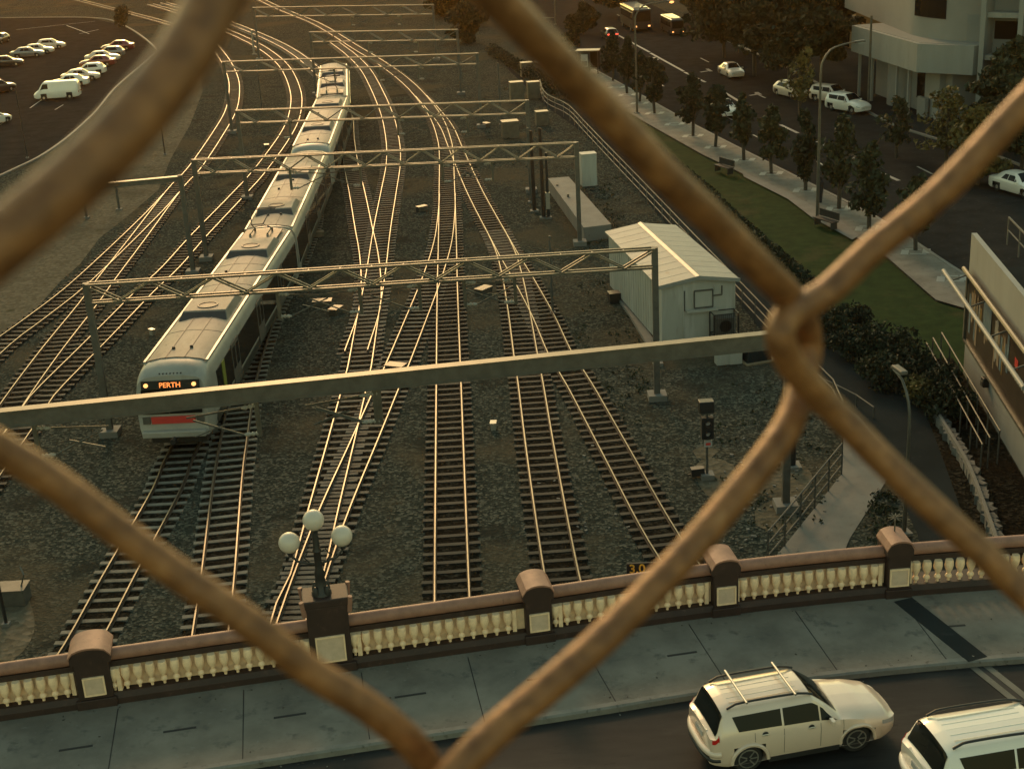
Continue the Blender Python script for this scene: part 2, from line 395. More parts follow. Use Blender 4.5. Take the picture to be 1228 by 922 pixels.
# tree pits in the pavement
PITS = [(739,105),(752,114),(767,124),(785,136),(809,149),(831,163),(858,176.5),(892,192),(925,208),(966,228),(1006,250),(1042,274),(1098,302),(1142,334),(676,62),(690,70)]
mb = MB()
for i, (x, y) in enumerate(PITS):
    c = G(x, y, .12); s_ = .62
    for a in (-1, 1):
        mb.box((c.x + a*s_, c.y, .127), (.42, 1.0, .008), rz=-.35)
        mb.box((c.x, c.y + a*.5, .128), (.9, .16, .008), rz=-.35)
tag(mb.build('tree_pit_surrounds', M['bwhite']), kind='structure')
sheet('lawn_edge_strip', px([(890,208),(945,233),(985,255),(1003,262),(1030,285),(1022,290),(972,262),(945,241),(892,214)]), .128, M['conc'])
# ramp path
sheet('ramp_path', px([(1004,480),(1012,505),(1010,568),(975,612),(930,668),(905,720),(975,720),(1014,658),(1019,646),(1063,577),(1075,560),(1064,540),(1030,500)]), .02, M['conc'])

# ------------------------------------------------------------------ railway tracks
GA = 1.13
def track(label, mids, step=1.3, near=None, far=None, idx=0, vis=True):
    SM = M['sleeperl'] if idx < 2 else M['sleeperd'] if idx in (5, 6, 7, 8, 9, 10) else M['sleeper']
    w_ = [G(x, y, .2) for x, y in mids]
    w_ = [Vector((p.x, p.y, 0)) for p in w_]
    if near: w_ = [Vector((*n, 0)) for n in near] + w_
    if far: w_ = w_ + [Vector((*n, 0)) for n in far]
    e_ = (w_[0]-w_[1]).normalized()
    if idx not in (2, 8): w_ = [w_[0] + e_*9] + w_
    P = spline(w_, step)
    dz = idx * .004
    t = thing('railway_track', label, 'railway track', (w_[0].x, w_[0].y, 0), 0, 'railway tracks in the yard')
    off = -Vector((w_[0].x, w_[0].y, 0))
    P = [p + off for p in P]
    bed = MB(); bed.sweep(P, [(.95, .006+dz), (.82, .034+dz), (-.82, .034+dz), (-.95, .006+dz)], closed=False)
    bed.build('ballast_bed', M['bed'], t)
    for s in (-1, 1):
        mb = MB(); c = s*GA/2
        mb.sweep(P, [(c+.065,.08+dz),(c+.02,.105+dz),(c+.02,.185),(c-.02,.185),(c-.02,.105+dz),(c-.065,.08+dz)], mi=1)
        mb.sweep(P, [(c+.023,.186),(c+.023,.212+.0003*idx),(c-.023,.212+.0003*idx),(c-.023,.186)], mi=0)
        mb.build('rail', [M['rail'], M['railside']], t)
    sp = resample(P, .67)
    me = None; n = 0; rest = MB()
    dist = []
    for i in range(len(sp)-1):
        p = sp[i]; q = proj(p - off)
        inside = -20 < q[0] < 1250 and -10 < q[1] < 800
        dist.append((0 if inside else 1, -q[1] if inside else 0, i))
    top = set(i for a, b, i in sorted(dist)[:100] if a == 0)
    rng = random.Random(idx)
    for i in range(len(sp)-1):
        p = sp[i]; d = sp[i+1] - p; rz = math.atan2(d.y, d.x) + math.pi/2 + rng.uniform(-.02, .02)
        if i in top:
            if me is None:
                b = MB(); b.add([(x*1.0*(.0+1), y, z) for x in (-1.0, -.35, .35, 1.0) for y, z in ((-.12,-.04),(-.105,.075 if abs(x)>.5 else .06),(.105,.075 if abs(x)>.5 else .06),(.12,-.04))],
                    [(k*4+j, (k+1)*4+j, (k+1)*4+(j+1)%4, k*4+(j+1)%4) for k in range(3) for j in range(4)] + [(0,1,2,3),(15,14,13,12)])
                o = b.build('sleeper', SM, t); me = o.data
            else:
                o = bpy.data.objects.new('sleeper', me); COL.objects.link(o); o.parent = t
            o.location = (p.x + rng.uniform(-.02,.02), p.y, dz); o.rotation_euler = (0, 0, rz)
        else:
            rest.box((p.x, p.y, .035 + dz), (2.0, .22, .07), rz=rz)
    if rest.v: tag(rest.build('sleepers', SM, t), kind='stuff')
    return t
track('track under the silver train, its rails coming out below the train front', [(60,830),(98,772),(142,690),(200,585)], far=[(-13.85,54),(-13.5,66),(-13.0,78),(-13.1,91),(-13.6,99),(-14.1,121),(-15.9,144),(-20.5,166),(-29,196),(-44,235),(-62,275)], idx=0)
track('track with pale sleepers joining the train track from the right', [(243,850),(252,760),(261,690),(272,580)], far=[(-11.85,54.4),(-12.6,62),(-13.0,70),(-13.1,77)], idx=1)
track('track crossing from the train side towards the middle of the yard', [(427,420),(443,371),(445,337),(442,303),(435.7,271),(428,230),(421,198),(417,165)], far=[(-14.2,133),(-15.7,143)], idx=2)
track('curving track passing left of centre and bending left behind the train', [(335,790),(352,722),(368,688),(388,609),(411,520),(426,460),(431,440),(441,380),(450,331),(458,275),(466,230),(471.5,197),(471,170),(464,137),(450,104),(437,82),(420,65),(400,50)], idx=3)
track('diagonal track joining the lamp post side to the straight centre track', [(345,770),(371,691),(401.5,609),(438,525),(466,460),(475.5,439),(496,389),(518,333),(531,290),(535.5,255),(536.5,232)], idx=4)
track('straight centre track running up the middle of the yard', [(542,790),(542,715),(541.5,692),(538,460),(536.5,350),(536.5,292),(536,232),(535,182),(531.5,163),(525,145),(514,127.5),(496,106),(475,88),(450,71),(425,56),(403,42),(376,27),(330,8),(290,-12)], idx=5)
track('track right of centre with bright rails and a crossover at mid yard', [(690,760),(674,690),(660.5,615),(646.5,529),(636.5,461),(630,422.5),(622,371),(613,325),(601,290),(569.5,230),(547.5,180),(536,153),(522,134),(505,115)], idx=6)
track('rightmost track with dull rails branching away to the right', [(878,760),(797,646),(740,543),(695,461),(672,424),(651.5,378.5),(628,335),(610,305),(592,272)], idx=7)
track('track beside the dark dirt edge on the far left', [(-60,470),(0,413),(40,383),(88,346),(138,300),(185,254),(205,232)], idx=8)
track('left track in the S curve near the pale dirt verge', [(-30,545),(0,505),(30,462),(65,415),(105,365),(127,335),(167,283),(209.5,227),(235,199),(264,156),(277,132),(281,110),(279,92),(269,71),(253,52),(235,41),(207,30),(176,21),(125,8),(70,-6)], idx=9)
track('left track curving next to the train behind the twin gantry posts', [(-20,575),(5,540),(30,505),(50,475),(63,461),(117,407),(173,350),(205,320),(238,283),(285,234),(312,204),(343,161),(354,134),(354,108),(341,80),(318,60),(290,45),(262,33),(230,20),(180,5)], idx=10)
# point motors, trackside boxes and pale plates between the rails
def box_thing(name, label, cat, x, y, d, mt, rz=0, group=None, z=0, lid=True, bevel=.02):
    c = G(x, y, z)
    t = thing(name, label, cat, (c.x, c.y, z), rz, group)
    b = MB(); b.box((0, 0, d[2]/2), d); b.build('body', mt, t, bevel=bevel)
    if lid:
        b = MB(); b.box((0, 0, d[2]+.03), (d[0]+.06, d[1]+.06, .05)); b.build('lid', mt, t)
    return t
for i, (x, y, w_, lab) in enumerate([(387,367,1.0,'low grey junction box on the ballast right of the train middle'),(381,284,.8,'small pale junction box beside the train roof side'),(506,253,.7,'round-cornered pale point motor left of the straight centre track'),
      (580,352,.9,'pale flat box right of the straight centre track'),(403,376,.8,'grey point motor beside the crossing track'),(592,515,.35,'tiny white marker box alone on gravel right of centre track'),(320,178,.6,'pale box between the far left tracks'),
      (583,152,.8,'pale box by the far crossover rails'),(183,402,.3,'tiny white marker block left of the train roof'),(475,445,.9,'white plate box between diagonal rails above near beam'),(206,678,.25,'tiny white block near the lower left track')]):
    box_thing('trackside_box', lab, 'trackside box', x, y, (w_, w_*.6, .3), M['ceram'] if i in (5, 8, 10) else M['galv'], rz=.3*i, group='small boxes beside the tracks')

# ------------------------------------------------------------------ gantries
def gantry(label, L, Rr, z, depth, nbay, posts=(1, 1), solid=False, arms=(), wid=.35, basesl=None, group='overhead line gantries', ch=.09):
    a, b = G(*L, z), G(*Rr, z)
    o = Vector((a.x, a.y, 0)); t = thing('overhead_gantry', label, 'gantry', o, 0, group)
    a, b = a - o, b - o
    X = (b - a).normalized(); Y = Vector((-X.y, X.x, 0)); Z = Vector((0, 0, 1))
    Ln = (b - a).length
    mb = MB()
    if solid:
        mb.bar(a - Z*.03, b - Z*.03, .40, .06); mb.bar(a - Z*depth/2, b - Z*depth/2, .34, depth-.12, mi=1); mb.bar(a - Z*(depth-.03), b - Z*(depth-.03), .40, .06, mi=1)
        mb.build('beam', [M['galv'], M['galvd']], t)  # shade on web and underside is painted in with the darker steel
    else:
        for s in (-1, 1):
            for q in (0, depth): mb.bar(a + Y*s*wid/2 - Z*q, b + Y*s*wid/2 - Z*q, ch)
        mb.build('chords', M['galv'], t)
        mb = MB(); n = nbay
        for k in range(n):
            for s in (-1, 1):
                p = a + X*(Ln*k/n) + Y*s*wid/2; q = a + X*(Ln*(k+1)/n) + Y*s*wid/2
                if k % 2: mb.bar(p - Z*(depth-.04), q - Z*.04, .07)
                else: mb.bar(p - Z*.04, q - Z*(depth-.04), .07)
            p = a + X*(Ln*k/n); mb.bar(p + Y*wid/2, p - Y*wid/2, .05)
        mb.build('lattice', M['galv'], t)
    for on, p in zip(posts, (a, b)):
        if on:
            b_ = MB(); q = Vector((p.x, p.y, 0))
            b_.bar(q + Z*.25, q + Z*(z + .05), .26, .24); b_.build('post', M['galvd'], t)
            b_ = MB(); b_.box((q.x, q.y, .14), (.8, .8, .28)); b_.build('footing', M['conc'], t)
    for ax, side in arms:
        # drop post with two cantilever tubes and insulators
        best = min((abs(proj(o + a + X*Ln*k/200)[0] - ax), k) for k in range(-10, 211))[1]
        p = a + X*Ln*best/200
        d = MB(); d.bar(p - Z*depth, p - Z*(depth+1.25), .14); d.build('drop_post', M['galv'], t)
        d = MB()
        e1 = p - Z*(depth+.9) + X*side*2.1; e2 = p - Z*(depth+.15) ; e3 = p - Z*(depth+1.15)
        d.tube([e2 + X*side*.5 - Z*.05, e1 + Z*.55 + X*side*.2], .035, 6); d.tube([e3 + X*side*.5, e1 + Z*.45], .035, 6)
        d.tube([e1 - X*side*1.1 + Z*.22 , e1 - Z*.05 - Z*.1], .022, 5)
        d.build('cantilever', M['galv'], t)
        for e in (e2, e3):
            d = MB(); d.lathe(e, [(.045,0),(.09,.08),(.05,.14),(.09,.22),(.05,.28),(.09,.36),(.045,.5)], 8, ax=X*side + Z*(-.1 if e is e2 else 0)); d.build('insulator', M['ceram'], t, smooth=40)
    return t
gantry('nearest gantry, a plain solid beam across the whole yard', (-60,498), (946,396), 6.8, .58, 0, (1,1), solid=True, arms=[(35,1),(305,-1),(446,-1),(452,-1)])
gantry('second gantry, lattice beam over the train middle with its right post by the white shed', (103,341), (785,298), 6.8, .80, 18, (1,1), arms=[(430,-1),(555,1),(500,-1),(615,-1),(330,1)])
gantry('third gantry, lattice beam ending at a post with a white base', (232,192), (691,171.5), 6.3, .85, 20, (1,1), arms=[(345,1),(430,-1),(528,1),(588,-1)])
gantry('single beam left wing of the third gantry, over the dirt verge', (108,221), (216,211), 6.0, .3, 0, (0,1), solid=True)
gantry('fourth gantry, lattice beam crossing above the twin roofs of the train', (284,133), (632,121), 6.5, .9, 16, (1,1), arms=[(475,1),(560,-1),(345,-1)])
gantry('fifth gantry, twin thin beams at the far end of the train', (268,74.5), (572,64.5), 6.5, .9, 14, (1,1), arms=[(452,1),(400,-1),(500,1)])
gantry('sixth gantry, lattice beam beyond the train with a bare right end post', (372,39), (548,36), 6.5, 1.0, 10, (1,1), arms=[(440,1),(500,-1)])
gantry('farthest gantry, lattice beam at the top edge of the view', (304,9.5), (519,6), 6.5, 1.1, 12, (1,1), arms=[(420,1),(480,-1)])
def pole(label, x, y, h, r=.1, mt='galvd', cap=None, group='plain poles in the yard', name='pole', arm=None, cat='pole'):
    c = G(x, y); t = thing(name, label, cat, (c.x, c.y, 0), 0, group)
    b = MB(); b.tube([(0,0,0),(0,0,h)], [r, r*.8], 8); b.build('shaft', M[mt], t, smooth=50)
    b = MB(); b.box((0,0,.06), (r*4, r*4, .12)); b.build('base', M['conc'], t)
    if cap: b = MB(); b.box((0,0,cap[0]), (r*2.6, r*2.6, cap[1])); b.build('sleeve', M['ceram'], t)
    if arm: b = MB(); b.bar((0,0,arm[0]), (arm[1],0,arm[0]), .08); b.build('arm', M[mt], t)
    return t
pole('tall grey pole left of the two rusty poles near the cabinets', 637, 243, 5.2)
pole('brown pole beside the grey pole near the cabinets', 641, 254, 5.5, .14, 'railside')
pole('dark pole with no sleeve between the yard cabinets and platform', 652, 262, 6.0, .13, 'railside')
pole('dark pole carrying a white sleeve near its foot', 658, 262, 4.4, .1, 'dark', (1.2,1.1))
pole('thin grey pole in front of the far right end of the second gantry', 663, 376, 4.2, .07)
pole('short bollard post on the left edge of the concrete platform', 669, 238, 1.0, .1, group='posts at the concrete platform')
pole('lone bollard post left of the gantry post with the white base', 682, 252, 1.1, .1, group='posts at the concrete platform')
pole('thin leaning mast right of the fourth gantry end', 601, 150, 5.5, .08)
pole('dark thick post hidden behind the fence knot', 949, 560, 3.6, .17, 'dark')
pole('second post of the left wing, standing on the pale dirt verge', 143, 252, 5.2, .1)
pole('slim dark pole on the far edge of the left verge', 104, 262, 5.4, .09, arm=(.9,-2.2))
pole('slim pole standing in the car park asphalt', 33, 190, 6.0, .06, 'dark')
pole('bent stick post on the pale dirt beside the curved rail', 198, 186, 3.4, .06, 'dark')
pole('short white topped mast between the far left tracks', 305, 66, 3.2, .14, 'ceram')
pole('thin mast between the curving left rails and the train', 314, 132, 4.4, .08)
pole('dark post at the left edge above the balustrade', 8, 750, 4.0, .06, 'dark')

# ------------------------------------------------------------------ train
tp = spline([(-13.92,53.3,0),(-13.5,66,0),(-13.15,77.6,0),(-13.1,88,0),(-13.55,99.5,0),(-13.9,110,0),(-14.2,121.3,0),(-14.9,133,0),(-16.2,145,0),(-20,160,0)], .4)
cum = [0]
for a, b in zip(tp, tp[1:]): cum.append(cum[-1] + (b-a).length)
def at_s(s):
    for i in range(len(cum)-1):
        if cum[i+1] >= s:
            k = (s-cum[i])/(cum[i+1]-cum[i]); return tp[i].lerp(tp[i+1], k)
    return tp[-1]
TR = thing('electric_train', 'long silver four carriage electric train with a red band on its front', 'train', (-13.25,53.2,0))
TO = Vector((-13.25,53.2,0))
CL = 23.0
def carriage(k, cab):
    s0 = k*23.35; A, B = at_s(s0), at_s(s0 + CL)
    d = (B - A).normalized(); rz = math.atan2(d.y, d.x)
    # local: x from 0 (near end) to CL (far end); y lateral
    mw = Matrix.Translation(A - TO) @ Matrix.Rotation(rz, 4, 'Z') @ Matrix.Diagonal((1, 1.05, 1, 1))
    def put(mb, name, mt, par=None, smooth=None, bevel=0):
        o = mb.build(name, mt, TR if par is None else par, smooth=smooth, bevel=bevel)
        if par is None: o.matrix_basis = mw
        return o
    prof = [(1.40,1.0),(1.45,1.35),(1.47,2.0),(1.45,2.9),(1.40,3.35),(1.27,3.62),(1.05,3.76),(.55,3.86),(0,3.89)]
    full = [(-a, b) for a, b in prof[:-1]] + [prof[-1]] + [(a, b) for a, b in prof[:-1]][::-1]
    xs = [0,.12,.35,.8,1.5,2.2] + [2.2 + (CL-4.4)*i/16 for i in range(1,17)] + [CL-1.5,CL-.8,CL-.35,CL-.12,CL]
    mb = MB(); n = len(full); vs = []
    for x in xs:
        e = 0
        if cab[0]: e = max(e, 1 - x/1.6) if x < 1.6 else e
        if cab[1]: e = max(e, 1 - (CL-x)/1.6) if CL-x < 1.6 else e
        for yy, zz in full:
            f = 1 - .07*e**3; ztop = 1 - (.10*e**2.2)*max(0, (zz-2.6)/1.3)
            xo = 0
            if zz > 2.4: xo = .38*(e**2)*(zz-2.4)/1.4
            sgn = 1 if x < CL/2 else -1
            vs.append((x + sgn*xo*(1 if e > .5 else 0), yy*f, zz*ztop))
    fs = []; fm = []
    for i in range(len(xs)-1):
        for j in range(n-1):
            fs.append((i*n+j, (i+1)*n+j, (i+1)*n+j+1, i*n+j+1))
    fs += [tuple(range(n)), tuple((len(xs)-1)*n+j for j in range(n))[::-1]]
    mb.add(vs, fs); 
    body = put(mb, 'body', M['tlight'], smooth=35)
    # roof skin a touch proud between the gutters
    mb = MB(); rp = [(-1.18,3.72),(-1.0,3.80),(-.5,3.885),(0,3.912),(.5,3.885),(1.0,3.80),(1.18,3.72)]
    x0, x1 = (1.5 if cab[0] else .25), (CL-1.5 if cab[1] else CL-.25)
    nn = 30
    vs = [(x0+(x1-x0)*i/nn, a, b) for i in range(nn+1) for a, b in rp]
    fs = [(i*7+j, (i+1)*7+j, (i+1)*7+j+1, i*7+j+1) for i in range(nn) for j in range(6)]
    mb.add(vs, fs); roof = put(mb, 'roof', M['troof'], smooth=30)
    mb = MB()
    for x in [x0 + (x1-x0)*i/6 for i in range(7)]:
        for q in range(6): mb.bar((x, rp[q][0], rp[q][1]+.006), (x, rp[q+1][0], rp[q+1][1]+.006), .035, .012)
    for yy in (-.38, .38): mb.bar((x0, yy, 3.905), (x1, yy, 3.905), .03, .016)
    mb.build('seams', M['galvd'], roof)
    for s in (-1, 1):
        mb = MB(); mb.bar((x0, s*1.24, 3.70), (x1, s*1.24, 3.70), .10, .10); put(mb, 'gutter', M['tlight'])
        mb = MB(); mb.bar((1.9 if cab[0] else .3, s*1.462, 2.35), (CL-(1.9 if cab[1] else .3), s*1.462, 2.35), .03, 1.45); put(mb, 'window_band', M['glass'])
        mb = MB(); mb.bar((1.2, s*1.44, 1.28), (CL-1.2, s*1.44, 1.28), .03, .40); put(mb, 'lower_side', M['tdark'])
        for x in (5.6, 11.6, 17.4):
            mb = MB(); mb.box((x, s*1.478, 2.2), (1.5, .03, 1.95)); dr = put(mb, 'door', M['galvd'])
            mb = MB()
            for dx in (-.36, .36): mb.box((x+dx, s*1.497, 2.5), (.5, .012, .95))
            mb.build('pane', M['glass'], dr)
    if k == 0:
        mb = MB(); mb.box((3.1, -1.48, 2.25), (.5, .03, 1.7)); put(mb, 'yellow_panel', M['tgreen'])
    # roof air-conditioning pods: wedge shaped with dark grille on the near end
    for xc in ([[8.4,18.8],[4.6,14.2],[8.2,18.8],[7.2,14.6]][k]):
        mb = MB(); hw = 1.08; z0, z1 = 3.76, 4.12; L0, L1 = 1.75, 1.2
        mb.add([(xc-L0,-hw,z0),(xc-L0,hw,z0),(xc+L0,hw,z0),(xc+L0,-hw,z0),(xc-L1,-hw*.86,z1),(xc-L1,hw*.86,z1),(xc+L1,hw*.86,z1),(xc+L1,-hw*.86,z1)],
               [(0,1,2,3),(4,7,6,5),(0,4,5,1),(1,5,6,2),(2,6,7,3),(3,7,4,0)])
        ac = put(mb, 'air_conditioner', M['troof'], bevel=.03)
        mb = MB()
        mb.lathe((xc - .45, 0, z1), [(.46,0),(.46,.04),(.38,.04),(.38,.015)], 18)
        mb.build('fan', M['galvd'], ac)
        mb = MB(); mb.add([(xc-L0-.02,-hw*.96,z0+.05),(xc-L0-.02,hw*.96,z0+.05),(xc-L1-.08,hw*.85,z1-.05),(xc-L1-.08,-hw*.85,z1-.05)], [(0,1,2,3)])
        mb.build('grille', M['dark'], ac)
    for xx, yy in ((2.6,.3),(2.7,-.4),(9.6,.5),(12,-.1),(14.2,.45)):
        mb = MB(); mb.lathe((xx, yy, 3.88), [(.07,0),(.07,.10),(.03,.12)], 8); put(mb, 'vent', M['dark'])
    # underframe
    mb = MB(); mb.box((CL/2, 0, .75), (CL-1.0, 2.2, .5)); put(mb, 'underframe', M['dark'])
    for xb in (3.2, CL-3.2):
        mb = MB(); mb.box((xb, 0, .52), (3.0, 2.0, .35)); bg_ = put(mb, 'bogie', M['dark'])
        mb = MB()
        for dx in (-1.1, 1.1):
            for s in (-1, 1): mb.lathe((xb+dx, s*.565-.06, .212+.42), [(.42,0),(.42,.12)], 16, ax=(0,1,0))
        mb.build('wheels', M['railside'], bg_)
    return mw, put
def pantograph(put, x):
    mb = MB(); z = 3.95
    for s in (-1, 1):
        mb.tube([(x-.7, s*.45, z), (x-.7, s*.45, z+.2)], .05, 6); mb.tube([(x+.7, s*.45, z), (x+.7, s*.45, z+.2)], .05, 6)
        mb.tube([(x-.7, s*.45, z+.2), (x+.7, s*.45, z+.2)], .04, 6)
        mb.tube([(x+.6, s*.45, z+.2), (x-.8, s*.3, z+.75), (x+.5, s*.55, z+1.3)], .03, 6)
        mb.tube([(x+.5+s*.15, -.8, z+1.3), (x+.5+s*.15, .8, z+1.3)], .03, 6)
    mb.tube([(x-.8, -.3, z+.75), (x-.8, .3, z+.75)], .03, 6)
    o = put(mb, 'pantograph', M['dark'])
    mb = MB(); mb.box((x, 0, 3.94), (2.2, 1.9, .05)); put(mb, 'pantograph_tray', M['galvd'])
    mb = MB()
    for s in (-1, 1): mb.lathe((x-.7, s*.45, z+.0), [(.09,0),(.05,.05),(.09,.1),(.05,.15)], 8)
    mb.build('insulators', M['ceram'], o)
for k in range(4):
    mw, put = carriage(k, (k in (0, 2), k in (1, 3)))
    if k == 0: pantograph(put, CL-1.6)
    if k == 3: pantograph(put, 1.7)
    if k in (0, 2):
        mb = MB(); mb.box((CL+.17, 0, 2.3), (.5, 2.0, 2.6)); put(mb, 'gangway_bellows', M['dark'])
    if k == 0:
        # near end face, x = 0 plane (outwards = -x); screen left = local +y? handled by mirrored layout
        fx = -.012
        def face(y0, y1, z0, z1, dx=0, top=None):
            tz = lambda z: max(0, (z-2.4))*.27
            mb = MB(); mb.add([(fx-dx+tz(z0), y0, z0), (fx-dx+tz(z0), y1, z0), (fx-dx+tz(z1), y1, z1), (fx-dx+tz(z1), y0, z1),
                               (.06+tz(z0), y0, z0), (.06+tz(z0), y1, z0), (.06+tz(z1), y1, z1), (.06+tz(z1), y0, z1)],
                              [(0,1,2,3),(4,7,6,5),(0,4,5,1),(1,5,6,2),(2,6,7,3),(3,7,4,0)]); return mb
        ws = put(face(-1.16, 1.16, 1.98, 2.98), 'windscreen', M['glass'])
        hb = put(face(-1.14, 1.14, 3.0, 3.32), 'destination_panel', M['glass'])
        put(face(-.86, .86, 1.56, 1.86, .02), 'red_band', M['red'])
        for s in (-1, 1):
            put(face(min(s*.92,s*1.2), max(s*.92,s*1.2), 1.56, 1.86, .02), 'tail_lamp_panel', M['galvd'])
            mb = MB(); mb.lathe((.19, s*.94, 3.17), [(.0,0),(.085,.0),(.085,.05)], 12, ax=(-1,0,.2)); put(mb, 'marker_lamp', M['amber'])
        mb = MB(); mb.box((-.1, 0, 1.15), (.3, 2.5, .28)); put(mb, 'bumper', M['tlight'], bevel=.05)
        mb = MB(); mb.tube([(-.6, 0, .95), (.2, 0, .95)], .12, 8); put(mb, 'coupler', M['dark'])
        mb = MB()
        for i in range(7): mb.box((.62, -.42+.14*i, 3.56), (.36, .05, .05))
        put(mb, 'horn_grille', M['dark'])
        mb = MB(); mb.tube([(-.02,.1,2.0),(-.05,.25,2.35),(-.03,.45,2.6)], .015, 5); put(mb, 'wiper', M['dark'])
        tx = text_mesh('PERTH', .29, 'destination_text', M['led'], None, Matrix())
        tx.parent = TR
        fr = Matrix(((0,-.0,-1),( -1,0,0),(0,1,0))).to_4x4()
        fr = frame((.165, 0, 3.16), (0,-1,0), (.26,0,1))
        tx.matrix_basis = mw @ fr

# ------------------------------------------------------------------ bridge
ZD = 4.8
BC = spline([(-22,25.8,0),(-16,26.85,0),(-12,27.56,0),(-6,28.6,0),(0,29.6,0),(4,30.3,0),(8,30.75,0),(12.5,30.95,0),(20,31.0,0),(26,30.9,0)], .25)
def off(pts, d):
    out = []
    for i, p in enumerate(pts):
        t = (pts[min(i+1, len(pts)-1)] - pts[max(i-1, 0)]).normalized()
        out.append(p + Vector((-t.y, t.x, 0))*d)
    return out
def bx(x):
    for a, b in zip(BC, BC[1:]):
        if a.x <= x <= b.x:
            t = (b-a).normalized(); return a.lerp(b, (x-a.x)/(b.x-a.x)), math.atan2(t.y, t.x)
BR = thing('road_bridge', 'broad road bridge in the foreground carrying the street over the tracks', 'bridge', (0, 20, 0))
rel = Vector((0, 20, 0))
outer = off(BC, .42)[::4]; kerbl = off(BC, -3.42)
mb = MB(); mb.prism([(p.x-rel.x, p.y-rel.y) for p in outer] + [(26,-9),(-22,-9)], 3.95, 4.60); mb.build('deck_slab', M['conc'], BR)
mb = MB()
for i in range(5): mb.bar((-22, -7+i*3.0, 3.7), (26, -6+i*3.3, 3.7), .35, .45)
mb.build('girders', M['galvd'], BR)
for x in (-19.5, -6.9, 1.9, 13.9):
    mb = MB(); mb.box((x, 0, 1.9), (.9, 15, 3.7)); mb.build('pier', M['conc'], BR)
mb = MB(); mb.sweep([p - rel for p in off(BC, .44)[::4]], [(.0,3.8),(.16,3.8),(.16,4.75),(.0,4.75)]); mb.build('fascia', M['maroon'], BR)
pv = [p for p in off(BC, -.1)[::4]] + kerbl[::4][::-1]
mb = MB(); n = len(pv)//2; 
a_, b_ = off(BC, -.1)[::4], kerbl[::4]
mb.add([(p.x,p.y,ZD) for p in a_] + [(p.x,p.y,ZD) for p in b_], [(i, i+1, n+i+1, n+i) for i in range(n-1)])
tag(mb.build('bridge_pavement', M['paving']), kind='structure')
mb = MB(); mb.sweep(kerbl[::4], [(.14,ZD-.2),(.14,ZD+.006),(-.0,ZD+.006),(-.05,ZD-.03),(-.06,ZD-.2)])
tag(mb.build('bridge_kerb', M['kerbm']), kind='structure')
mb = MB(); b2 = [p for p in off(BC, -3.4)[::4]]
mb.add([(p.x,p.y,4.65) for p in b2] + [(p.x,11.0,4.65) for p in b2], [(i, i+1, n+i+1, n+i) for i in range(n-1)])
tag(mb.build('bridge_road', M['roadasph']), kind='structure')
# pavement joints and drain slots
def onpave(x, d, z=0):
    p, a = bx(x); return p + Vector((math.sin(a)*d, -math.cos(a)*d, z)), a
mb = MB()
for i, x in enumerate([-18.2,-15.3,-12.3,-9.5,-6.7,-4.0,-1.5,1.2,3.9,6.6,9.3,12.7,15.5,18]):
    p, a = onpave(x, .55, ZD+.003); q, _ = onpave(x + (.12 if x > 0 else -.05), 3.3, ZD+.003); mb.bar(p, q, .022, .004)
tag(mb.build('pavement_joints', M['black']), kind='structure')
mb = MB()
for i, x in enumerate([-16,-11.2,-9.0,-6.6,-3.9,-.9,2.45,9.15,12.1]):
    p, a = onpave(x + .9, 1.8 + (.1 if i % 2 else 0), ZD+.004); mb.box(p, (.72, .07, .006), rz=a+.0)
tag(mb.build('pavement_drain_slots', M['black']), kind='structure')
# flat dark strip across the pavement, expansion joint across the road
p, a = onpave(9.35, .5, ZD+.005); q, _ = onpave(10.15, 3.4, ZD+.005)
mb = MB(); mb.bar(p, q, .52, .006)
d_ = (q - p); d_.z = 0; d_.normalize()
tag(mb.build('dark_pavement_strip', M['path']), kind='structure')
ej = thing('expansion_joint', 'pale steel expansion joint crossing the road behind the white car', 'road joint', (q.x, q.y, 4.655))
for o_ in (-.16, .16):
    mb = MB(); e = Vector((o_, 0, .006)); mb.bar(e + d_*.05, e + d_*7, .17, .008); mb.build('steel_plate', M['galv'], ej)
mb = MB(); mb.bar(d_*.05 + Vector((0,0,.003)), d_*7 + Vector((0,0,.003)), .12, .006); mb.build('rubber_seal', M['black'], ej)
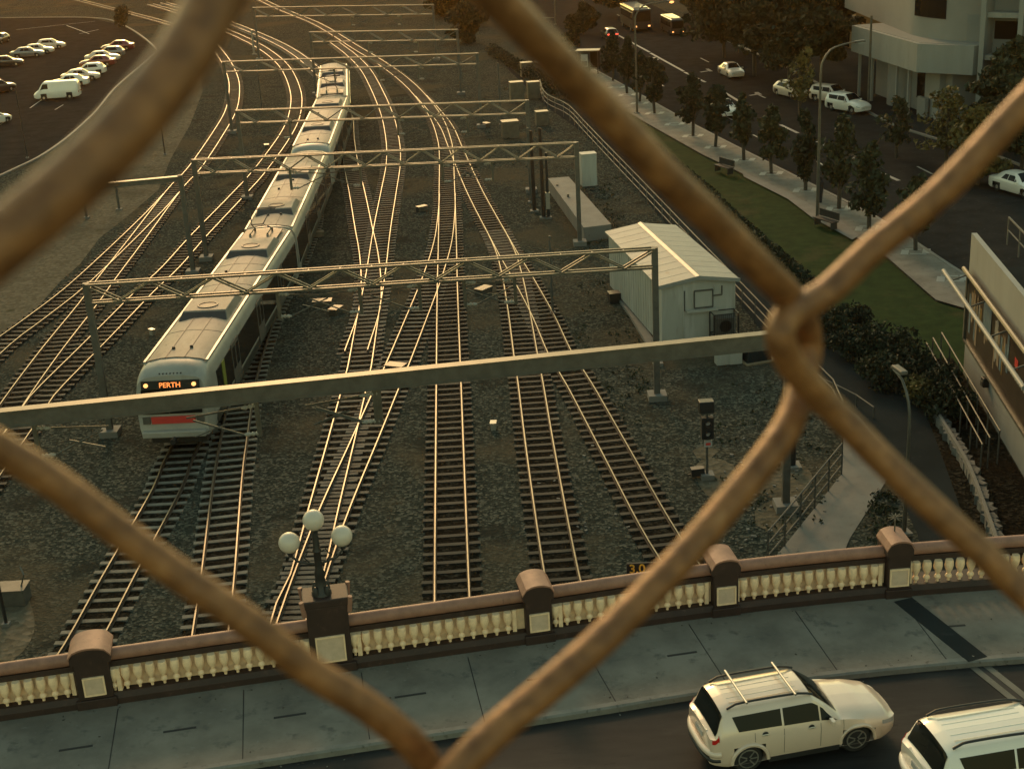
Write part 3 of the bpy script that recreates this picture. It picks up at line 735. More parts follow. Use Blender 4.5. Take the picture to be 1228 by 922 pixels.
# parapet
PP = thing('bridge_parapet', 'maroon bridge parapet with cream balusters, terracotta top rail and square pillars', 'balustrade', (0, 29.6, 0))
po = Vector((0, 29.6, 0))
PIL = [(-16.1,.95,.3,.45),(-9.95,.98,.36,.42),(-4.63,1.22,.72,.62),(.28,.80,.36,.42),(4.9,.78,.34,.42),(9.28,.72,.36,.42),(14.2,.75,.36,.42),(19.5,.8,.36,.42)]
prev = -21.8
nb = 0
for pi, (x, wd, up, pl) in enumerate(PIL + [(25.9,0,0,0)]):
    wd *= .92; up = up*.75 if up < .5 else up
    # bay from prev to x
    x1 = x - wd/2 if wd else x
    seg = [p - po for p in BC if prev - .30 <= p.x <= x1 + .30]
    if len(seg) > 2:
        s2 = seg[::3] + [seg[-1]]
        mb = MB(); mb.sweep(s2, [(.30,4.62),(.30,5.08),(-.30,5.08),(-.36,4.95),(-.36,4.62)]); mb.build('plinth', M['maroon'], PP)
        mb = MB(); mb.sweep(s2, [(.17,5.66),(.17,5.80),(-.13,5.80),(-.13,5.66)]); mb.build('rail_base', M['maroon'], PP)
        mb = MB(); mb.tube([p + Vector((0,0,5.93)) for p in s2], .155, 12); mb.build('top_rail', M['railpink'], PP, smooth=60)
        if pi != 6:
            mb = MB(); mb.sweep(s2, [(.0,5.08),(.0,5.66),(-.07,5.66),(-.07,5.08)]); mb.build('back_panel', M['creamd'], PP)
        for k in range(2):
            e = s2[0] if k == 0 else s2[-1]
            mb = MB(); mb.box((e.x + (.26 if k == 0 else -.26), e.y-.12, 5.37), (.10, .2, .58)); mb.build('end_jamb', M['cream'], PP)
        L = sum((b-a).length for a, b in zip(seg, seg[1:])); n_ = int(L/.268); q = resample(seg, L/n_)
        rng = random.Random(pi)
        for i in range(len(q)-1):
            c = (q[i] + q[i+1])/2
            if not (-13.2 < c.x < 13.4): continue
            if nb == 0:
                mb = MB()
                mb.lathe((0,0,0), [(.035,0),(.035,.06),(.075,.09),(.085,.13),(.07,.17),(.04,.20),(.055,.24),(.095,.33),(.112,.42),(.105,.52),(.09,.58)], 12)
                bo = mb.build('baluster', M['cream'], PP, smooth=50); bme = bo.data
            else:
                bo = bpy.data.objects.new('baluster', bme); COL.objects.link(bo); bo.parent = PP
            bo.location = (c.x, c.y-.19, 5.08); nb += 1
    if not wd: break
    c, a = bx(x); c = c - po
    h = 5.98 + up
    P_ = empty('pillar', (c.x, c.y, 0), a); P_.parent = PP
    mb = MB(); d_ = .72
    mb.box((0,0,(4.62+h-.16)/2), (wd*.86, d_, h-.16-4.62)); mb.box((0,0,4.85), (wd, d_+.12, .36)); 
    mb.build('shaft', M['maroon'], P_, bevel=.02)
    mb = MB()
    if pi == 2:
        mb.box((0,0,h-.07), (wd*.96, d_*1.05, .2))
        mb.build('cap', M['maroon'], P_, bevel=.03)
        for s in (-1, 1):
            for e in (-1, 1):
                mb = MB(); mb.tube([(s*wd*.46, e*.34, h-.35), (s*wd*.5, e*.36, h+.05)], .06, 6); mb.build('scroll', M['railpink'], P_, smooth=50)
    else:
        # segmental (curved) cap
        pr = []; 
        for k in range(9):
            u = -1 + k/4; pr.append((u*wd*.5, h-.16 + .22*(1-u*u)**.5*1.0 + .02))
        vs = []; 
        for yy in (-d_*.55, d_*.55):
            vs += [(u, yy, zz) for u, zz in pr] + [(wd*.5, yy, h-.30), (-wd*.5, yy, h-.30)]
        m_ = 11
        mb.add(vs, [tuple(range(m_)), tuple(range(m_, 2*m_))[::-1]] + [(i, (i+1)%m_, m_+(i+1)%m_, m_+i) for i in range(m_)])
        cp_ = mb.build('cap', M['maroon'], P_, smooth=30)
        mb = MB(); vs = []
        for yy in (-d_*.6, d_*.6): vs += [(u*1.06, yy, zz+.005) for u, zz in pr] + [(u*1.06, yy, zz+.05) for u, zz in pr[::-1]]
        m_ = 18; mb.add(vs, [tuple(range(m_)), tuple(range(m_, 2*m_))[::-1]] + [(i, (i+1)%m_, m_+(i+1)%m_, m_+i) for i in range(m_)])
        mb.build('coping', M['railpink'], cp_, smooth=30)
    mb = MB(); zc = 5.36 + (.08 if pi == 2 else 0)
    mb.box((0,-d_/2-.012,zc), (pl, .03, pl)); mb.build('plaque', M['plaque'], P_)
    mb = MB()
    for s in (-1, 1):
        mb.box((s*(pl/2+.015),-d_/2-.022,zc), (.035, .05, pl+.06)); mb.box((0,-d_/2-.022,zc+s*(pl/2+.015)), (pl, .05, .035))
    mb.build('plaque_border', M['cream'], P_)
    prev = x + wd/2
# ornate lamp on the big pillar
c, a = bx(-4.63)
LP = thing('street_lamp', 'ornate dark lamp post with three round white globes on the widest parapet pillar', 'street lamp', (c.x-.07, c.y, 6.68), a)
LP.scale = (1, 1, 1.11)
mb = MB(); mb.lathe((0,0,0), [(.24,0),(.24,.06),(.18,.12),(.13,.3),(.11,.45),(.13,.5),(.09,.62),(.085,1.0),(.11,1.04),(.08,1.1),(.07,1.5)], 12)
for k in range(4):
    q = math.pi/4 + k*math.pi/2; mb.lathe((math.cos(q)*.19, math.sin(q)*.19, 0), [(.07,0),(.08,.1),(.05,.22),(.02,.26)], 8)
mb.build('column', M['dark'], LP, smooth=50)
mb = MB()
for s in (-1, 1):
    mb.tube([(0,0,.72),(s*.25,0,.78),(s*.45,0,.84),(s*.58,0,.98),(s*.60,0,1.08)], .028, 8)
    mb.tube([(0,0,.98),(s*.2,0,1.05),(s*.3,0,.9),(s*.2,0,.8)], .018, 6)
mb.build('arms', M['dark'], LP)
for gx, gz in ((-.60,1.30),(.60,1.30),(0,1.74)):
    mb = MB(); mb.lathe((gx,0,gz), [(.245*math.sin(math.pi*k/14)+.001, -.222*math.cos(math.pi*k/14)) for k in range(15)], 24); g_ = mb.build('globe', M['globe'], LP, smooth=80)
    mb = MB(); mb.lathe((gx,0,gz-.30), [(.05,0),(.09,.06),(.07,.08)], 10); mb.build('holder', M['dark'], g_)
# small spiky finial behind the right pillar, number board behind the parapet
c, a = bx(9.28)
fi = thing('spiky_finial', 'small spiky metal finial standing behind the right pillar', 'finial', (c.x, c.y+.15, 6.45))
mb = MB(); mb.tube([(0,0,-.2),(0,0,.38)], .02, 6); mb.build('stem', M['galv'], fi)
mb = MB()
for k in range(5):
    q = k*math.pi/5; mb.bar((-.18*math.cos(q),-.18*math.sin(q),.3),(.18*math.cos(q),.18*math.sin(q),.34), .014)
mb.build('spikes', M['galv'], fi)
b0 = G(775, 690, 5.75)
NB = thing('clearance_board', 'black number board reading 3.0 in yellow behind the parapet rail', 'sign', (b0.x, b0.y+1.2, 0))
c5 = G(772, 682, 5.6); b0 = Vector((c5.x, c5.y, 0)); NB.location = b0
mb = MB(); mb.box((0,0,5.6), (.86,.06,.36)); bd = mb.build('board', M['black'], NB)
mb = MB(); mb.box((0,.06,2.7), (.1,.1,5.4)); mb.build('post', M['galvd'], NB)
M['num'] = mat('yellow_digits', (.75,.45,.06), .5)
text_mesh('3.0', .34, 'digits', M['num'], NB, frame((-.17,-.045,5.63), (1,0,0), (0,0,1)))

# ------------------------------------------------------------------ cars
def lerp_keys(keys, x):
    if x <= keys[0][0]: return keys[0][1]
    for (a, va), (b, vb) in zip(keys, keys[1:]):
        if x <= b:
            t = (x-a)/(b-a); t = t*t*(3-2*t)*.5 + t*.5
            return va + (vb-va)*t
    return keys[-1][1]
KIND = {
 'suv':  dict(L=4.42, W=.87, wb=(.86,3.42), r=.35, gc=.24, roofz=1.60, cowl=3.02, rf=2.36, rb=.22, hood=[(3.02,1.06),(3.6,1.02),(4.1,.92),(4.42,.72)], belt=[(0,1.06),(3.0,.99),(4.42,.70)], tail=[(0,1.0),(.10,1.02),(.30,1.52),(.5,1.58)], wroof=.62),
 'sedan':dict(L=4.5, W=.86, wb=(.95,3.6), r=.31, gc=.2, roofz=1.42, cowl=3.25, rf=2.5, rb=1.1, hood=[(3.25,.95),(3.9,.88),(4.35,.76),(4.5,.62)], belt=[(0,.92),(3.2,.88),(4.5,.62)], tail=[(0,.86),(.15,.95),(.5,.98),(1.2,1.38),(1.5,1.42)], wroof=.58),
 'hatch':dict(L=4.0, W=.84, wb=(.75,3.25), r=.30, gc=.2, roofz=1.46, cowl=2.95, rf=2.2, rb=.5, hood=[(2.95,.97),(3.5,.88),(3.85,.76),(4.0,.62)], belt=[(0,.95),(2.9,.9),(4.0,.62)], tail=[(0,.85),(.1,.95),(.5,1.38),(.9,1.45)], wroof=.58),
 'van':  dict(L=4.9, W=.93, wb=(1.0,3.8), r=.33, gc=.25, roofz=2.0, cowl=4.3, rf=3.7, rb=.08, hood=[(4.3,1.15),(4.6,1.0),(4.9,.75)], belt=[(0,1.15),(4.2,1.1),(4.9,.7)], tail=[(0,1.75),(.08,1.93),(.3,2.0)], wroof=.78),
}
def car_geo(kind, nx=80):
    K = KIND[kind]; L, W = K['L'], K['W']
    hood, tail = K['hood'], K['tail']
    def zr(x):
        if x < K['rf']:
            return lerp_keys(tail + [(K['rf'], K['roofz'])], x)
        if x < K['cowl']:
            t = (x-K['rf'])/(K['cowl']-K['rf']); return K['roofz'] + (hood[0][1]-K['roofz'])*(t*.8 + .2*t*t)
        return lerp_keys(hood, x)
    def w(x):
        e = max(0, 1-x/.45); f = max(0, 1-(L-x)/.85)
        f = max(0, 1-(L-x)/.75); e = max(0, 1-x/.4)
        return W*(1 - .42*(1-math.sqrt(1-.97*f*f)) - .22*(1-math.sqrt(1-.97*e*e)))
    def zb(x): return min(lerp_keys(K['belt'], x), zr(x)-.03)
    def wr(x):
        h = max(0, min(1, (zr(x)-zb(x)-.05)/(K['roofz']-1.05))); ww = w(x)
        return (ww-.10) + (K['wroof'] - (W-.10))*h
    def sec(x):
        ww, b, z, g = w(x), zb(x), zr(x), K['gc']; r_ = wr(x)
        up = .10*max(0, 1-(L-x)/.4) + .08*max(0, 1-x/.4)
        return [(0,g+up),(ww*.9,g+up),(ww*.985,g+.12+up),(ww*.995,(g+b)*.5+.10),(ww*1.0,b-.16),(ww*.965,b),(r_+.02,max(b,z-.085)),(max(r_-.10,.2),max(b+.005,z-.018)),(r_*.5,z+.012),(0,z+.022)]
    def S_(x, v):
        c = sec(x); i = min(int(v), 8); t = v-i
        return Vector((x, c[i][0]+(c[i+1][0]-c[i][0])*t, c[i][1]+(c[i+1][1]-c[i][1])*t))
    return K, S_, sec, zr, zb
def make_car(kind, paint, label, cat, detail=True, lit=False, group=None, name=None, nx=None, cross=False):
    K, S_, sec, zr, zb = car_geo(kind)
    L, W = K['L'], K['W']; nx = nx or (90 if detail else 30)
    t = thing(name or {'suv':'suv','sedan':'sedan_car','hatch':'hatchback_car','van':'van'}[kind], label, cat, (0,0,0), 0, group)
    xs = [L*i/nx for i in range(nx+1)]
    mb = MB(); vs = []; n = 19
    for x in xs:
        c = sec(x)
        vs += [(x-L/2, -y, z) for y, z in c[::-1]][0:9] + [(x-L/2, 0, c[0][1])] + [(x-L/2, y, z) for y, z in c[1:]]
    # ring: 0..8 = left side top->bottom (v9..v1), 9 = bottom centre, 10..18 = right bottom->top ; last equals first (top centre)
    fs = []
    for i in range(nx):
        xm = (xs[i]+xs[i+1])/2
        for j in range(18):
            a = vs[i*n+j]; b = vs[(i+1)*n+(j+1)%n]; zm = (a[2]+b[2])/2; ym = abs(a[1]+b[1])/2
            cut = any((xm-wx)**2 + (zm-K['r'])**2 < (K['r']+.07)**2 for wx in K['wb']) and ym > .55 and max(a[2], b[2]) < K['r']*2+.16
            if cut: continue
            fs.append((i*n+j, (i+1)*n+j, (i+1)*n+j+1, i*n+j+1))
    fs += [tuple(range(18)), tuple(nx*n+j for j in range(18))[::-1]]
    mb.add(vs, fs); body = mb.build('body', paint, t, smooth=42)
    # dark liner inside
    mb = MB()
    mb.box((0,0,K['gc']+.25), (L*.9, W*1.3, .34)); 
    for wx in K['wb']:
        for s in (-1,1): mb.lathe((wx-L/2, s*(W-.34), K['r']), [(K['r']+.075,0),(K['r']+.075,.02)], 20, ax=(0,s,0))
    mb.build('wheel_well', M['black'], t)
    # arch flares
    if detail:
        for wx in K['wb']:
            for s in (-1,1):
                mb = MB(); pts = [(wx-L/2+math.cos(q)*(K['r']+.075), s*(W*.992+.012 - .05*(1 if wx > L/2 else 0)*abs(math.cos(q))), K['r']+math.sin(q)*(K['r']+.075)) for q in [math.pi*k/14 for k in range(15)]]
                mb.tube(pts, .05, 6); mb.build('arch_trim', paint, body, smooth=60)
    def patch(nm, x0, x1, v0, v1, mt, s=1, o=.006, nu=14, nv=4, par=None, fx0=None, fx1=None, both=False):
        mb = MB(); vs = []
        for i in range(nu+1):
            for j in range(nv+1):
                u = i/nu; v = v0 + (v1-v0)*j/nv; tv = j/nv
                a = x0 if fx0 is None else x0 + (fx0-x0)*tv; b = x1 if fx1 is None else x1 + (fx1-x1)*tv
                x = a + (b-a)*u; p = S_(x, v); du = S_(x+.01, v)-S_(x-.01, v); dv = S_(x, min(v+.05,9))-S_(x, v-.05)
                nn = du.cross(dv); nn.normalize()
                if nn.y < -.0 and v < 6.5: nn = -nn
                if v >= 6.5 and nn.z < 0: nn = -nn
                p = p + nn*o; vs.append((p.x-L/2, s*p.y, p.z))
        mb.add(vs, [(i*(nv+1)+j, (i+1)*(nv+1)+j, (i+1)*(nv+1)+j+1, i*(nv+1)+j+1) for i in range(nu) for j in range(nv)])
        if both:
            vs2 = [(a, -b, c) for a, b, c in vs]; mb.add(vs2, [(i*(nv+1)+j, (i+1)*(nv+1)+j, (i+1)*(nv+1)+j+1, i*(nv+1)+j+1) for i in range(nu) for j in range(nv)])
        return mb.build(nm, mt, par or t, smooth=60)
    c_, f_, r_ = K['cowl'], K['rf'], K['rb']
    patch('windscreen', f_+.02, c_-.06, 7.0, 9.0, M['glass'], both=True, o=.008)
    if kind == 'suv':
        for s in (-1,1):
            patch('side_window', .62, 1.62, 5.14, 5.86, M['glass'], s, fx0=.50); patch('side_window', 1.67, 2.50, 5.12, 5.86, M['glass'], s)
            patch('quarter_window', 2.54, 2.92, 5.12, 5.84, M['glass'], s, fx1=2.60)
        patch('rear_window', .115, .295, 6.4, 9.0, M['glass'], both=True, o=.01, nu=8)
    elif kind == 'van':
        for s in (-1,1): patch('side_window', 3.2, 4.15, 5.2, 5.85, M['glass'], s, fx1=3.8)
    else:
        for s in (-1,1):
            patch('side_window', r_+.25, 1.95, 5.14, 5.86, M['glass'], s, fx0=r_+.5); patch('side_window', 2.0, 2.95, 5.12, 5.86, M['glass'], s, fx1=f_)
        a, b = (.52, 1.12) if kind == 'sedan' else (.14, .5)
        patch('rear_window', a+.05, b, 7.0, 9.0, M['glass'], both=True, o=.01)
    # wheels
    for wx in K['wb']:
        for s in (-1, 1):
            r0 = K['r']; c = (wx-L/2, s*(W-.20), r0)
            W_ = empty('wheel', c); W_.parent = t
            mb = MB(); mb.lathe((0,-.10*s,0), [(r0*.66,.0),(r0*.9,.0),(r0,.03),(r0,.17),(r0*.9,.205),(r0*.66,.205)], 24, ax=(0,s,0)); mb.build('tyre', M['black'], W_, smooth=40)
            mb = MB(); mb.lathe((0,0,0), [(r0*.67,.09),(r0*.6,.105),(r0*.58,.04),(.05,.04)], 24, ax=(0,s,0), mi=1)
            if detail:
                for k in range(7):
                    q = 2*math.pi*k/7
                    mb.bar((math.cos(q)*.04, s*.09, math.sin(q)*.04), (math.cos(q)*r0*.62, s*.085, math.sin(q)*r0*.62), .055, .03)
                mb.lathe((0,0,0), [(r0*.68,.095),(r0*.68,.115),(r0*.60,.118),(r0*.60,.09)], 24, ax=(0,s,0))
            else: mb.lathe((0,0,0), [(r0*.5,.08),(r0*.4,.11),(.02,.11)], 10, ax=(0,s,0))
            mb.build('rim', [M['alloy'], M['dark']], W_, smooth=30)
    # lights, plates, bumpers
    tl = M['redlamp'] if lit else M['redglass']
    for s in (-1, 1):
        if kind == 'suv':
            patch('tail_light', .035, .17, 4.35, 5.5, tl, s, o=.02, nu=5, nv=4); patch('headlight', L-.42, L-.10, 4.4, 4.95, M['lens'], s, o=.014, nu=6, nv=4)
        else:
            mb = MB(); mb.box((-L/2+.02, s*W*.62, .78), (.08, .32, .14)); mb.build('tail_light', tl, t)
            mb = MB(); mb.box((L/2-.06, s*W*.5, .58), (.1, .34, .13)); mb.build('headlight', M['lens'], t)
        mb = MB(); y = s*(W+.06); xm = K['cowl']-.28-L/2; zz = zb(K['cowl']-.3)+.03
        mb.box((xm, y+s*.03, zz+.03), (.10, .18, .13)); mb.box((xm, s*(W-.02), zz-.02), (.06, .12, .05)); mb.build('mirror', paint, t, bevel=.02)
        if detail:
            for xx in (1.22, 2.30):
                mb = MB(); p = S_(xx, 4.55); mb.box((xx-L/2, s*(p.y+.012), p.z), (.17, .03, .035)); h = mb.build('door_handle', M['alloy'], t, bevel=.01)
                mb = MB(); mb.lathe((xx-L/2, s*(p.y-.002), p.z), [(.075,0),(.06,.008)], 14, ax=(0,s,0)); mb.build('recess', M['dark'], h)
            for xx in (.98, 1.66, 2.52, 3.06):
                mb = MB()
                pts = [S_(xx, v) for v in (1.9, 2.4, 3, 3.6, 4.2, 4.8, 5.0)]
                if xx in (.98,): pts = pts[3:]
                mb.tube([(p.x-L/2, s*(p.y+.000), p.z) for p in pts], .006, 4); mb.build('door_gap', M['dark'], t)
            mb = MB(); mb.bar((K['wb'][0]+.45-L/2, s*(W*.94), .30), (K['wb'][1]-.45-L/2, s*(W*.94), .30), .10, .12); mb.build('sill', M['dark'], t)
    mb = MB(); mb.box((-L/2-.01, 0, .80 if kind != 'van' else .9), (.03, .42, .12)); mb.build('number_plate', M['plate'], t)
    if detail:
        mb = MB(); pts = [(-L/2+.22,-W*.93,.62),(-L/2+.06,-W*.84,.60),(-L/2-.04,-W*.5,.58),(-L/2-.06,0,.58),(-L/2-.04,W*.5,.58),(-L/2+.06,W*.84,.60),(-L/2+.22,W*.93,.62)]
        mb.tube(spline(pts, .06), .085, 8); mb.build('rear_bumper', paint, t, smooth=60)
        mb = MB(); mb.tube(spline([(a-.02,b,c-.16) for a,b,c in pts], .06), .05, 8); mb.build('bumper_trim', M['dark'], t, smooth=60)
        mb = MB(); mb.box((L/2-.0, 0, .52), (.05, .9, .18)); mb.build('grille', M['dark'], t)
        mb = MB(); mb.box((-L/2+.03, 0, 1.0), (.05, .8, .04)); mb.build('tailgate_trim', M['alloy'], t)
        # roof ribs, rails
        mb = MB()
        for yy in (-.36,-.18,0,.18,.36):
            mb.tube([( (.55+i*.18)-L/2, yy, zr(.55+i*.18)+.018) for i in range(10)], .008, 5)
        mb.build('roof_ribs', paint, body)
        for s in (-1, 1):
            mb = MB(); yy = s*(K['wroof']-.06)
            mb.tube(spline([(.42-L/2,yy,1.575),(.62-L/2,yy,1.665),(1.3-L/2,yy,1.685),(2.1-L/2,yy,1.665),(2.42-L/2,yy,1.585)], .12), .028, 6); mb.build('roof_rail', M['dark'], t, smooth=60)
        if cross:
            for xx in (.85, 1.98):
                mb = MB(); mb.tube([(xx-L/2,-.68,1.725),(xx-L/2,.68,1.725)], .028, 8)
                mb.build('cross_bar', M['alloy'], t)
    return t
suv1 = make_car('suv', M['silverpaint'], 'champagne silver suv with two roof cross bars driving on the bridge', 'car', cross=True, name='suv')
suv2 = make_car('suv', M['whitepaint'], 'white suv with dark roof rails at the bottom right corner', 'car', name='suv')
rw = G(896, 908, 4.65); fw_ = G(1033, 883, 4.65); hd = math.atan2(fw_.y-rw.y, fw_.x-rw.x)
mid = (rw+fw_)/2; nr = Vector((-math.sin(hd), math.cos(hd), 0))
suv1.scale = (.93,)*3
suv1.location = Vector((mid.x, mid.y, 4.652)) + nr*.20 - Vector((.26,0,0)) + Vector((math.cos(hd), math.sin(hd), 0))*(4.42/2 - 2.14); suv1.rotation_euler = (0,0,hd)
q = G(1100, 900, 4.65+.6)
suv2.location = (q.x + 1.92, q.y - .50, 4.652); suv2.rotation_euler = (0,0,R(9))
print('suv', hd, mid, suv1.location, q)

# parked and driving cars in the distance
protos = {}
def far_car(kind, pk, x, y, rz, label, cat='car', group='cars parked in the left car park', lit=False, z=.012, sc=1.0):
    key = (kind, pk, lit)
    if key not in protos: protos[key] = o = make_car(kind, M[pk], label, cat, detail=False, lit=lit)
    else: o = copy_tree(protos[key])
    c = G(x, y, z); o.location = (c.x, c.y, z); o.rotation_euler = (0,0,R(rz)); o.scale = (sc,)*3
    tag(o, label, cat, group); return o
cp = [
 ('van','whitepaint',70,119,184,'white van at the front of the car park row, its side showing','van'),
 ('sedan','whitepaint',84,104,186,'white sedan directly behind the white van in the row','car'),
 ('sedan','silverpaint',98,97,8,'silver sedan third in the row behind the van','car'),
 ('hatch','whitepaint',108,90,184,'white hatchback in the middle of the car park row','car'),
 ('sedan','redpaint',118,80,184,'dark red sedan in the car park row with a bright roof edge','car'),
 ('sedan','silverpaint',124,74,4,'silver sedan behind the dark red sedan','car'),
 ('hatch','greypaint',132,69,184,'grey hatchback second from the far end of the row','car'),
 ('sedan','redpaint',142,61,184,'dark red sedan at the far end of the row','car'),
 ('hatch','silverpaint',62,59,4,'silver hatchback farthest in the left group of cars','car'),
 ('sedan','silverpaint',46,65,6,'silver sedan between two cars of the left group','car'),
 ('sedan','greypaint',34,69,6,'grey sedan nearest in the left group of cars','car'),
 ('sedan','darkpaint',8,80,10,'dark sedan at the left edge with a shiny roof','car'),
 ('suv','darkpaint',-1,112,60,'dark car cut by the left edge below the shiny dark sedan','car'),
 ('hatch','whitepaint',-8,150,60,'white car tip at the left edge, alone on the asphalt','car'),
]
for k_, pk, x, y, rz, lb, ct in cp: far_car(k_, pk, x, y, rz, lb, ct)
far_car('hatch','darkpaint', 1, 52, -95, 'small dark car with lit tail light at the upper left edge', lit=True)
st = [
 ('hatch','darkpaint',700,32,97,'dark car with glowing tail lights at the top of the street',True),
 ('hatch','darkpaint',731,47,98,'dark car with red brake lights beside the bus shelter',True),
 ('sedan','silverpaint',877,92,-82,'silver car driving alone in the street centre',False),
 ('sedan','whitepaint',868,138,-83,'white vehicle half hidden among the pavement trees',True),
 ('suv','whitepaint',1017,134,-60,'white hatchback parked in front by the white building',False),
 ('suv','silverpaint',998,123,-55,'silver car parked behind the white hatchback',False),
 ('hatch','silverpaint',948,116,-70,'pale car under the trees left of the parked pair',False),
 ('sedan','whitepaint',1222,232,-70,'pale car above the billboard building at the right edge',False),
 ('sedan','darkpaint',1052,40,-60,'dark car behind the big trees at the top of the street',False)]
for k_, pk, x, y, rz, lb, lt in st[:8]: far_car(k_, pk, x, y, rz, lb, 'car', 'cars on the far street', lt)
# two buses far up the street
for x, y, lb, bs in ((762, 34, 'bus waiting left of the lit street lamp head', 1), (806, 40, 'small bus with lit front lamps right of the street lamp', .7)):
    c = G(x, y); t = thing('bus', lb, 'bus', (c.x, c.y, .012), R(95), 'buses far up the street'); t.scale = (bs,)*3
    mb = MB(); mb.box((0,0,1.65), (10,2.4,2.6)); mb.build('body', M['darkpaint'], t, bevel=.15)
    mb = MB(); mb.box((-5.01,0,2.0), (.05,2.1,1.3)); mb.build('windscreen', M['glass'], t)
    mb = MB(); mb.box((0,0,3.0), (8,1.9,.15)); mb.build('roof', M['greypaint'], t)
    for s in (-1,1):
        mb = MB(); mb.box((0,s*1.21,2.0), (8.6,.04,.9)); mb.build('window_band', M['glass'], t)
        mb = MB(); mb.box((-5.03,s*.9,.75), (.06,.3,.2)); mb.build('headlight', M['amber'], t)
        for xx in (-3,3): mb = MB(); mb.lathe((xx,s*1.0,.48), [(.48,0),(.48,.22)], 14, ax=(0,s,0)); mb.build('wheel', M['black'], t)

# ------------------------------------------------------------------ equipment shed
A_ = G(794,421); B_ = G(881,412)
ax = (B_-A_); ax.z = 0; hd = math.atan2(ax.y, ax.x); W_ = ax.length; D_ = 10.6
SH = thing('equipment_shed', 'pale equipment shed with a low gable roof beside the tracks', 'shed', (A_.x, A_.y, 0), hd)
mb = MB(); e, rg = 3.25, 3.5
prof = [(0,.25),(W_,.25),(W_,e),(W_/2,rg),(0,e)]
mb.add([(u,0,z) for u,z in prof] + [(u-.15,D_,z) for u,z in prof], [(0,1,2,3,4),(9,8,7,6,5),(0,5,6,1),(1,6,7,2),(2,7,8,3),(3,8,9,4),(4,9,5,0)])
mb.build('wall', M['shedwall'], SH)
for s in (0, 1):
    mb = MB(); u0, u1 = (-.18, W_/2) if s == 0 else (W_+.18, W_/2)
    z0 = e-.03
    mb.add([(u0,-.2,z0),(u1,-.2,rg+.02),(u1-.15,D_+.1,rg+.02),(u0-.15,D_+.1,z0),(u0,-.2,z0+.07),(u1,-.2,rg+.09),(u1-.15,D_+.1,rg+.09),(u0-.15,D_+.1,z0+.07)],
        [(0,1,2,3),(4,7,6,5),(0,4,5,1),(1,5,6,2),(2,6,7,3),(3,7,4,0)])
    rf = mb.build('roof', M['shedroof'], SH)
    mb = MB()
    for i in range(1,11):
        y = -.2 + i*1.0; mb.bar((u0-.015*i, y, z0+.075), (u1-.015*i, y, rg+.095), .015, .006)
    mb.build('roof_seams', M['shedwall'], rf)
    mb = MB(); mb.bar((u0,-.22,z0+.02),(u1,-.22,rg+.05),.05,.18); mb.build('barge_board', M['bwhite'], SH)
mb = MB(); mb.add([(W_/2-.16,-.22,rg+.08),(W_/2+.16,-.22,rg+.08),(W_/2+.01,D_+.1,rg+.08),(W_/2-.31,D_+.1,rg+.08),(W_/2,-.22,rg+.15),(W_/2-.15,D_+.1,rg+.15)],[(0,1,2,3),(0,4,5,3),(1,2,5,4),(0,1,4),(2,3,5)]); mb.build('ridge_cap', M['ridge'], SH)
mb = MB()
for x0,x1,z0,z1 in [(1.6,2.5,2.0,2.85)]:
    for a in ((x0,z0,x1,z0),(x1,z0,x1,z1),(x1,z1,x0,z1),(x0,z1,x0,z0)): mb.bar((a[0],-.05,a[1]),(a[2],-.05,a[3]),.05,.07)
wf = mb.build('window', M['galvd'], SH)
mb = MB(); mb.box((2.05,-.02,2.42),(.85,.02,.8)); mb.build('shutter', M['shedwall'], wf)
mb = MB(); mb.box((1.95,-.14,1.9),(1.5,.26,.10)); mb.build('ledge', M['shedwall'], SH)
mb = MB(); mb.box((1.12,-.03,2.4),(.05,.06,1.0)); mb.bar((2.55,-.05,2.55),(2.95,-.05,2.55),.05,.06); mb.bar((2.95,-.05,2.55),(2.95,-.05,3.0),.05,.05); mb.build('conduit', M['galvd'], SH)
mb = MB()
for x in (1.05, W_-.02, .02): mb.box((x,-.02,1.75),(.05,.05,2.9))
mb.build('downpipe', M['shedwall'], SH)
mb = MB(); 
for x in [.3+i*(W_-.6)/3 for i in range(4)]:
    for y in (.3, 5, 10): mb.box((x-.015*y, y, .12), (.3,.3,.26))
mb.build('stumps', M['conc'], SH)
mb = MB()
for i in range(1, 22): mb.box((-.01-.0142*i*.48, i*.48, 1.75), (.03,.03,2.95))
mb.build('cladding_ribs', M['shedwall'], SH)
AC = thing('air_conditioner_cage', 'dark mesh cage holding a cooling unit on the shed gable wall', 'cooling unit', A_ + Vector((math.cos(hd)*3.0, math.sin(hd)*3.0, 0)) + Vector((math.sin(hd)*.0, -.45, .75)), hd)
mb = MB()
for x in (-.6,.6):
    for y in (-.35,.35): mb.bar((x,y,-.7),(x,y,1.05),.05)
for z in (0,1.05):
    for y in (-.35,.35): mb.bar((-.6,y,z),(.6,y,z),.04)
    for x in (-.6,.6): mb.bar((x,-.35,z),(x,.35,z),.04)
for i in range(12): mb.bar((-.55+i*.1,-.36,0),(-.55+i*.1,-.36,1.05),.015)
mb.build('cage', M['dark'], AC)
mb = MB(); mb.box((0,.02,.42),(.9,.5,.8)); u = mb.build('cooling_unit', M['galvd'], AC, bevel=.02)
mb = MB(); mb.lathe((0,-.24,.42),[(.3,0),(.3,.02),(.26,.02),(.26,.0)],18,ax=(0,-1,0)); mb.build('fan_grille', M['dark'], u)
